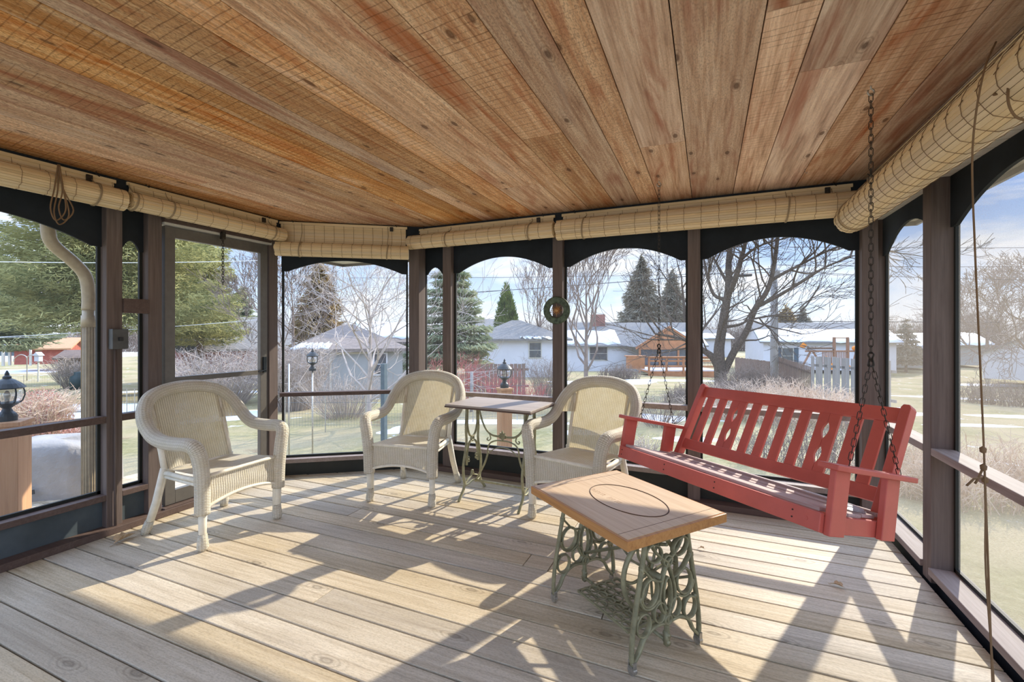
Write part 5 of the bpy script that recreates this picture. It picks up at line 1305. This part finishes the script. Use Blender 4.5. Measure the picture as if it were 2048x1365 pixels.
for xx, zz, s in ((-1.95, 2.0, .22), (1.45, 1.9, .14), (1.75, 2.0, .2), (-.2, .75, .3), (.7, .70, .22), (-.6, 1.3, .1)):
    m = MB(); m.add([(xx-s, -.1, zz), (xx, -.12, zz+s*.9), (xx+s, -.1, zz+.02), (xx+s*.4, -.08, zz-s*.6), (xx-s*.5, -.08, zz-s*.6)], [(0, 1, 2, 3, 4)]); o_ = m.build('flag', M['flag'], ps); o_.modifiers.new('s', 'SOLIDIFY').thickness = .02
m = MB(); m.lathe([(0, -.15), (.12, -.1), (.16, 0), (.12, .1), (0, .15)], (1.1, -.1, 1.85), 12); m.build('ball', M['flag'], ps, smooth=True)

# ---- lantern posts close to the porch
def lantern_post(label, xp, d, ztop, wpost, s=1.0, post=True, lab2=None):
    x, y = pos(xp, d)
    if post:
        pt = empty('wooden_post', (x, y, 0), PSI+.45, label, 'post', None)
        m = MB(); m.box2((-wpost/2, -wpost/2, gz(x, y)-.1), (wpost/2, wpost/2, ztop-.03)); m.build('shaft', M['cedar'], pt, bevel=.004)
        m = MB(); m.box2((-wpost/2-.012, -wpost/2-.012, ztop-.03), (wpost/2+.012, wpost/2+.012, ztop)); m.build('cap', M['cedar'], pt, bevel=.004)
    t = empty('garden_lantern', (x, y, ztop), 0, lab2, 'lantern', 'black garden lanterns')
    m = MB(); m.lathe([(.0, .0), (.052*s, 0), (.052*s, .035*s), (.045*s, .05*s), (.030*s, .065*s), (.022*s, .085*s), (.032*s, .095*s), (.05*s, .11*s), (.072*s, .125*s), (.0, .127*s)], (0, 0, 0), 20)
    m.build('base', M['lampblk'], t, smooth=False)
    m = MB(); m.lathe([(.060*s, .125*s), (.077*s, .16*s), (.080*s, .19*s), (.072*s, .225*s)], (0, 0, 0), 20); m.build('glass_globe', M['glass'], t, smooth=True)
    m = MB(); m.lathe([(0, .222*s), (.085*s, .222*s), (.095*s, .230*s), (.070*s, .258*s), (.040*s, .282*s), (.022*s, .292*s), (.022*s, .305*s), (.012*s, .315*s), (.012*s, .325*s), (.004*s, .345*s), (0, .35*s)], (0, 0, 0), 20); m.build('roof_cap', M['lampblk'], t, smooth=False)
    for k in range(6):
        a = 2*PI*k/6+.2; m = MB(); m.tube([(r_*s*math.cos(a), r_*s*math.sin(a), z_*s) for r_, z_ in ((.045, .11), (.074, .135), (.085, .175), (.084, .20), (.076, .226))], .0042*s, 6); m.build('cage_bar', M['lampblk'], t, smooth=True)
    m = MB(); m.tube([(0, 0, .12*s), (0, 0, .16*s)], .012*s, 8); m.lathe([(.0, .155*s), (.014*s, .16*s), (.018*s, .18*s), (.008*s, .205*s), (0, .21*s)], (0, 0, 0), 10); m.build('bulb', M['cream_s'], t, smooth=True)
lantern_post('wide stained wooden post outside the left window', 14, 3.15, zat(842, 3.15), .185, 1.0, True, 'black lantern on the wooden post outside the left window')
lantern_post('stained wooden post on the lawn behind the iron table', 1009, 5.9, zat(776, 5.9), .15, 1.08, True, 'black lantern on the wooden post behind the iron table')
lantern_post('', 625, 6.3, zat(742, 6.3), .06, .9, False, 'black lantern seen through the cut corner window')
x_, y_ = pos(625, 6.3); m = MB(); m.tube([(x_, y_, gz(x_, y_)-.1), (x_, y_, zat(742, 6.3))], .010, 8); tag(m.build('lantern_pole', M['zinc'], smooth=True), 'thin pale metal pole under the lantern in the cut corner window', 'pole')
x_, y_ = pos(578, 7.0); m = MB(); m.tube([(x_, y_, gz(x_, y_)-.1), (x_, y_, zat(728, 7.0))], .011, 8); tag(m.build('garden_pole', M['zinc'], smooth=True), 'thin pale metal pole at the left of the cut corner window', 'pole')
x_, y_ = pos(768, 7.5); m = MB(); m.box2((x_-.038, y_-.038, gz(x_, y_)-.1), (x_+.038, y_+.038, zat(728, 7.5))); tag(m.build('garden_post', M['bluep']), 'slate blue square post left of the middle wicker chair', 'post')

# ---- downspout
ds = empty('downspout', (XL-.40, 0, 0), label='tan corrugated downspout outside the left window', cat='downspout')
m = MB(); m.tube(catmull([(0.05, 1.56, 2.16), (.05, 1.555, 2.02), (.05, 1.58, 1.93), (.055, 1.68, 1.83), (.06, 1.745, 1.74), (.06, 1.765, 1.62), (.06, 1.765, 1.5)], 6), .046, 16, sq=(1, .8))
m.build('elbow', M['downspout'], ds, smooth=True)
m = MB(); m.tube([(.06, 1.765, 1.52), (.06, 1.765, -.6)], .042, 16, sq=(1, .8)); m.build('pipe', M['downspout'], ds, smooth=True)
m = MB()
for k in range(16): a = 2*PI*k/16; m.tube([(.06+.044*math.cos(a)*1, 1.765+.037*math.sin(a), 1.42), (.06+.044*math.cos(a), 1.765+.037*math.sin(a), -.55)], .0022, 4)
m.build('pipe_ribs', M['downspout'], ds)
m = MB(); m.tube([(.06, 1.765, 1.46), (.06, 1.765, 1.38)], .049, 16, sq=(1, .8)); m.build('joint_band', M['downspout'], ds, smooth=True)

# ---- covered grill
gx, gy = pos(118, 3.95); gr = empty('covered_grill', (gx, gy, 0), PSI+.25, 'grill under a pale grey fabric cover outside the left window', 'grill')
z0 = gz(gx, gy); m = MB(); rows = []
for i in range(13):
    f = i/12; z = z0+.02+(.385-z0-.02)*f; sc_ = 1.0+.10*(1-f)
    row = []
    for j in range(41):
        a = 2*PI*j/40; ca, sa = math.cos(a), math.sin(a); e = .32
        rx = math.copysign(abs(ca)**e, ca); ry = math.copysign(abs(sa)**e, sa)
        wav = 1+.05*(1-f)*math.sin(7*a+3*f)+.02*math.sin(13*a)
        top_ = 1 if f < .92 else 1-.9*(f-.92)
        row.append(Vector((.36*rx*sc_*wav*top_, .27*ry*sc_*wav*top_, z-(.10*(max(0, ca*.8))**2 if f > .7 else 0))))
    rows.append(row)
tz = .385
rows.append([Vector((p.x*.85, p.y*.85, p.z+.035)) for p in rows[-1]]); rows.append([Vector((p.x*.5, p.y*.5, p.z+.015)) for p in rows[-1]]); rows.append([Vector((.0, 0, tz+.03)) for p in rows[-1]])
m.grid(rows); m.build('cover', M['cover'], gr, smooth=True)
m = MB(); m.beam((-.40, -.315, .02), (.02, -.31, .06), .008, .035); m.build('strap', M['coverd'], gr)
m = MB(); m.tube(catmull([(.30, -.25, .37), (.33, -.27, .25), (.355, -.30, .1), (.37, -.31, -.1), (.38, -.32, -.3)], 4), .006, 5); m.build('seam', M['coverd'], gr)
# ---- outer landing beyond the door
m = MB()
for k in range(9): m.box2((XL-.12-.145*(k+1), 1.3, -.06), (XL-.12-.145*k-.006, 3.25, -.03), col=(rnd.random(), .5+.3*rnd.random(), rnd.random()))
tag(m.build('landing', M['deck']), 'wooden landing boards outside the screen door', 'landing')
# ---- bench, shepherd hook, bird feeder, barrel
bn = empty('garden_bench', (*pos(152, 11.5), gz(*pos(152, 11.5))), PSI+.3, 'weathered wooden garden bench by the red bush', 'bench')
m = MB(); m.box2((-.55, -.18, .40), (.55, .18, .44)); m.build('seat', M['greyw'], bn)
for xx in (-.45, .45):
    m = MB(); m.box2((xx-.04, -.15, 0), (xx+.04, .15, .40)); m.build('leg', M['greyw'], bn)
m = MB(); m.beam((-.75, 0, .46), (-.45, 0, .85), .10, .05); m.build('tilted_board', M['greyw'], bn)
hk = pos(54, 33); m = MB(); z_ = gz(*hk)
for s in (-1, 1): m.tube(catmull([(0, 0, 0), (0, 0, 1.4), (s*.1, 0, 1.75), (s*.5, 0, 1.85), (s*.9, 0, 1.6), (s*.95, 0, 1.35)], 4), .03, 6)
o_ = m.build('shepherd_hook', M['zinc'], smooth=True); o_.location = (hk[0], hk[1], z_); o_.rotation_euler = (0, 0, PSI); tag(o_, 'double shepherd hook in front of the red shed', 'hook')
hb = pos(77, 32); bf = empty('bird_house', (hb[0], hb[1], gz(*hb)), PSI, 'small white bird house on a post before the red shed', 'bird house')
m = MB(); m.box2((-.04, -.04, 0), (.04, .04, 1.5)); m.build('post', M['cream_s'], bf)
m = MB(); m.box2((-.16, -.14, 1.45), (.16, .14, 1.85)); m.prism([(-.24, 1.85), (.24, 1.85), (0, 2.1)], (0, 0, 0), (1, 0, 0), (0, 0, 1), (0, -1, 0), .4); m.build('box', M['white'], bf)
cb = pos(157, 26); m = MB(); m.lathe([(0, 0), (.35, 0), (.40, .4), (.36, .75), (.2, .85), (.2, 1.0), (0, 1.02)], (0, 0, 0), 16); o_ = m.build('compost_bin', M['blue'], smooth=True); o_.location = (cb[0], cb[1], gz(*cb)); tag(o_, 'dark green compost bin beside the wood shelter', 'bin')
cr = pos(570, 20); m = MB(); m.box2((-.7, -.5, 0), (.7, .5, .7)); m.box2((-.5, -.4, .7), (.5, .4, 1.0)); o_ = m.build('covered_cart', M['blue'], bevel=.08); o_.location = (cr[0], cr[1], gz(*cr)); tag(o_, 'blue tarp-covered cart behind the thicket', 'cart')

# ---- snow patches (thin real patches on the grass)
def snow(label, xp, d, rx, ry, seed, th=.05, rot=PSI, lump=.35, N=34):
    R_ = random.Random(seed); x, y = pos(xp, d); ph = [R_.random()*6 for _ in range(5)]; rows = []
    for i in range(7):
        f = i/6; row = []
        for k in range(N+1):
            a = 2*PI*k/N; e = 1+lump*sum(math.sin((j+2)*a+ph[j])/(j+1.6) for j in range(5))
            u, v = rx*f*e*math.cos(a), ry*f*e*math.sin(a)
            X = x+u*math.cos(rot)-v*math.sin(rot); Y_ = y+u*math.sin(rot)+v*math.cos(rot)
            row.append(Vector((X, Y_, gz(X, Y_)+th*(1-f**3)-.012*f)))
        rows.append(row)
    m = MB(); m.grid(rows); tag(m.build('snow_patch', M['snow'], smooth=True), label, 'snow', kind='stuff')
SN = [(60, 15, 5.6, 2.6, 'broad snow field beyond the barberry bush'), (20, 11.0, 1.6, .8, 'snow patch behind the lantern'), (10, 40, 5, 3, 'far snow by the blue-grey house'), (258, 14.5, .7, .7, 'snow seen between the left posts'), (258, 22, 1.0, .5, 'small snow heap between the left posts'),
 (470, 13, 1.1, 1.3, 'snow behind the first wicker chair'), (252, 6.4, .35, .30, 'small snow spots between the posts'), (262, 5.3, .25, .16, 'small snow spots low between the posts'), (350, 5.9, .40, .20, 'small snow spot by the landing'), (430, 21, 3, 1.0, 'snow in front of the brick house'),
 (830, 10.0, .8, .6, 'snow patch behind the middle wicker chair'), (1090, 15.5, 1.0, 1.3, 'snow mound right of the dark fence'), (1000, 10.8, 1.8, .35, 'strip of snow behind the lantern post'), (1210, 26, 3.4, 1.6, 'snow before the ranch house'), (1360, 28, 3.2, 1.0, 'snow in front of the brown deck'), (1300, 11.8, 1.4, .7, 'snow patch under the left swing chain'),
 (1180, 9.5, .9, .28, 'snow strip behind the third chair'), (1380, 9.0, .7, .25, 'small snow patch behind the swing post'), (1475, 24, 1.6, .5, 'snow right of the maple foot'), (1100, 6.6, .25, .3, 'thin snow beside the lawn post'), (1080, 5.6, .2, .25, 'thin snow low beside the lawn post'), (1640, 6.2, .5, .2, 'snow low behind the swing'),
 (1900, 20, 2.6, .5, 'snow strip seen through the wide right screen'), (2040, 14, 1.8, .3, 'snow streak at the right edge'), (1950, 12, 1.5, .16, 'thin snow streak behind the right screen'), (1800, 14, 1.2, .4, 'snow seen through the narrow right screen'), (1990, 30, 4, 1.0, 'far snow by the white house at right'), (1340, 5.9, .5, .12, 'thin snow line outside below the swing')]
for k, (xp, d, rx, ry, lb) in enumerate(SN): snow(lb, xp, d, rx, ry, 100+k, lump=.22)
snow('leaf mulch bed under the barberry bush', 95, 7.2, 1.1, .45, 300, .02)
bpy.data.objects[-1] if False else None
for o in COL.objects:
    if o.get('label') == 'leaf mulch bed under the barberry bush': o.data.materials.clear(); o.data.materials.append(M['mulch']); o.name = 'mulch_bed'; o['category'] = 'mulch'
for k in range(5):
    a = P3(1700+10*k, 770+14*k, 9+k*.3); b = P3(2300, 775+22*k, 6.5+k*.4)
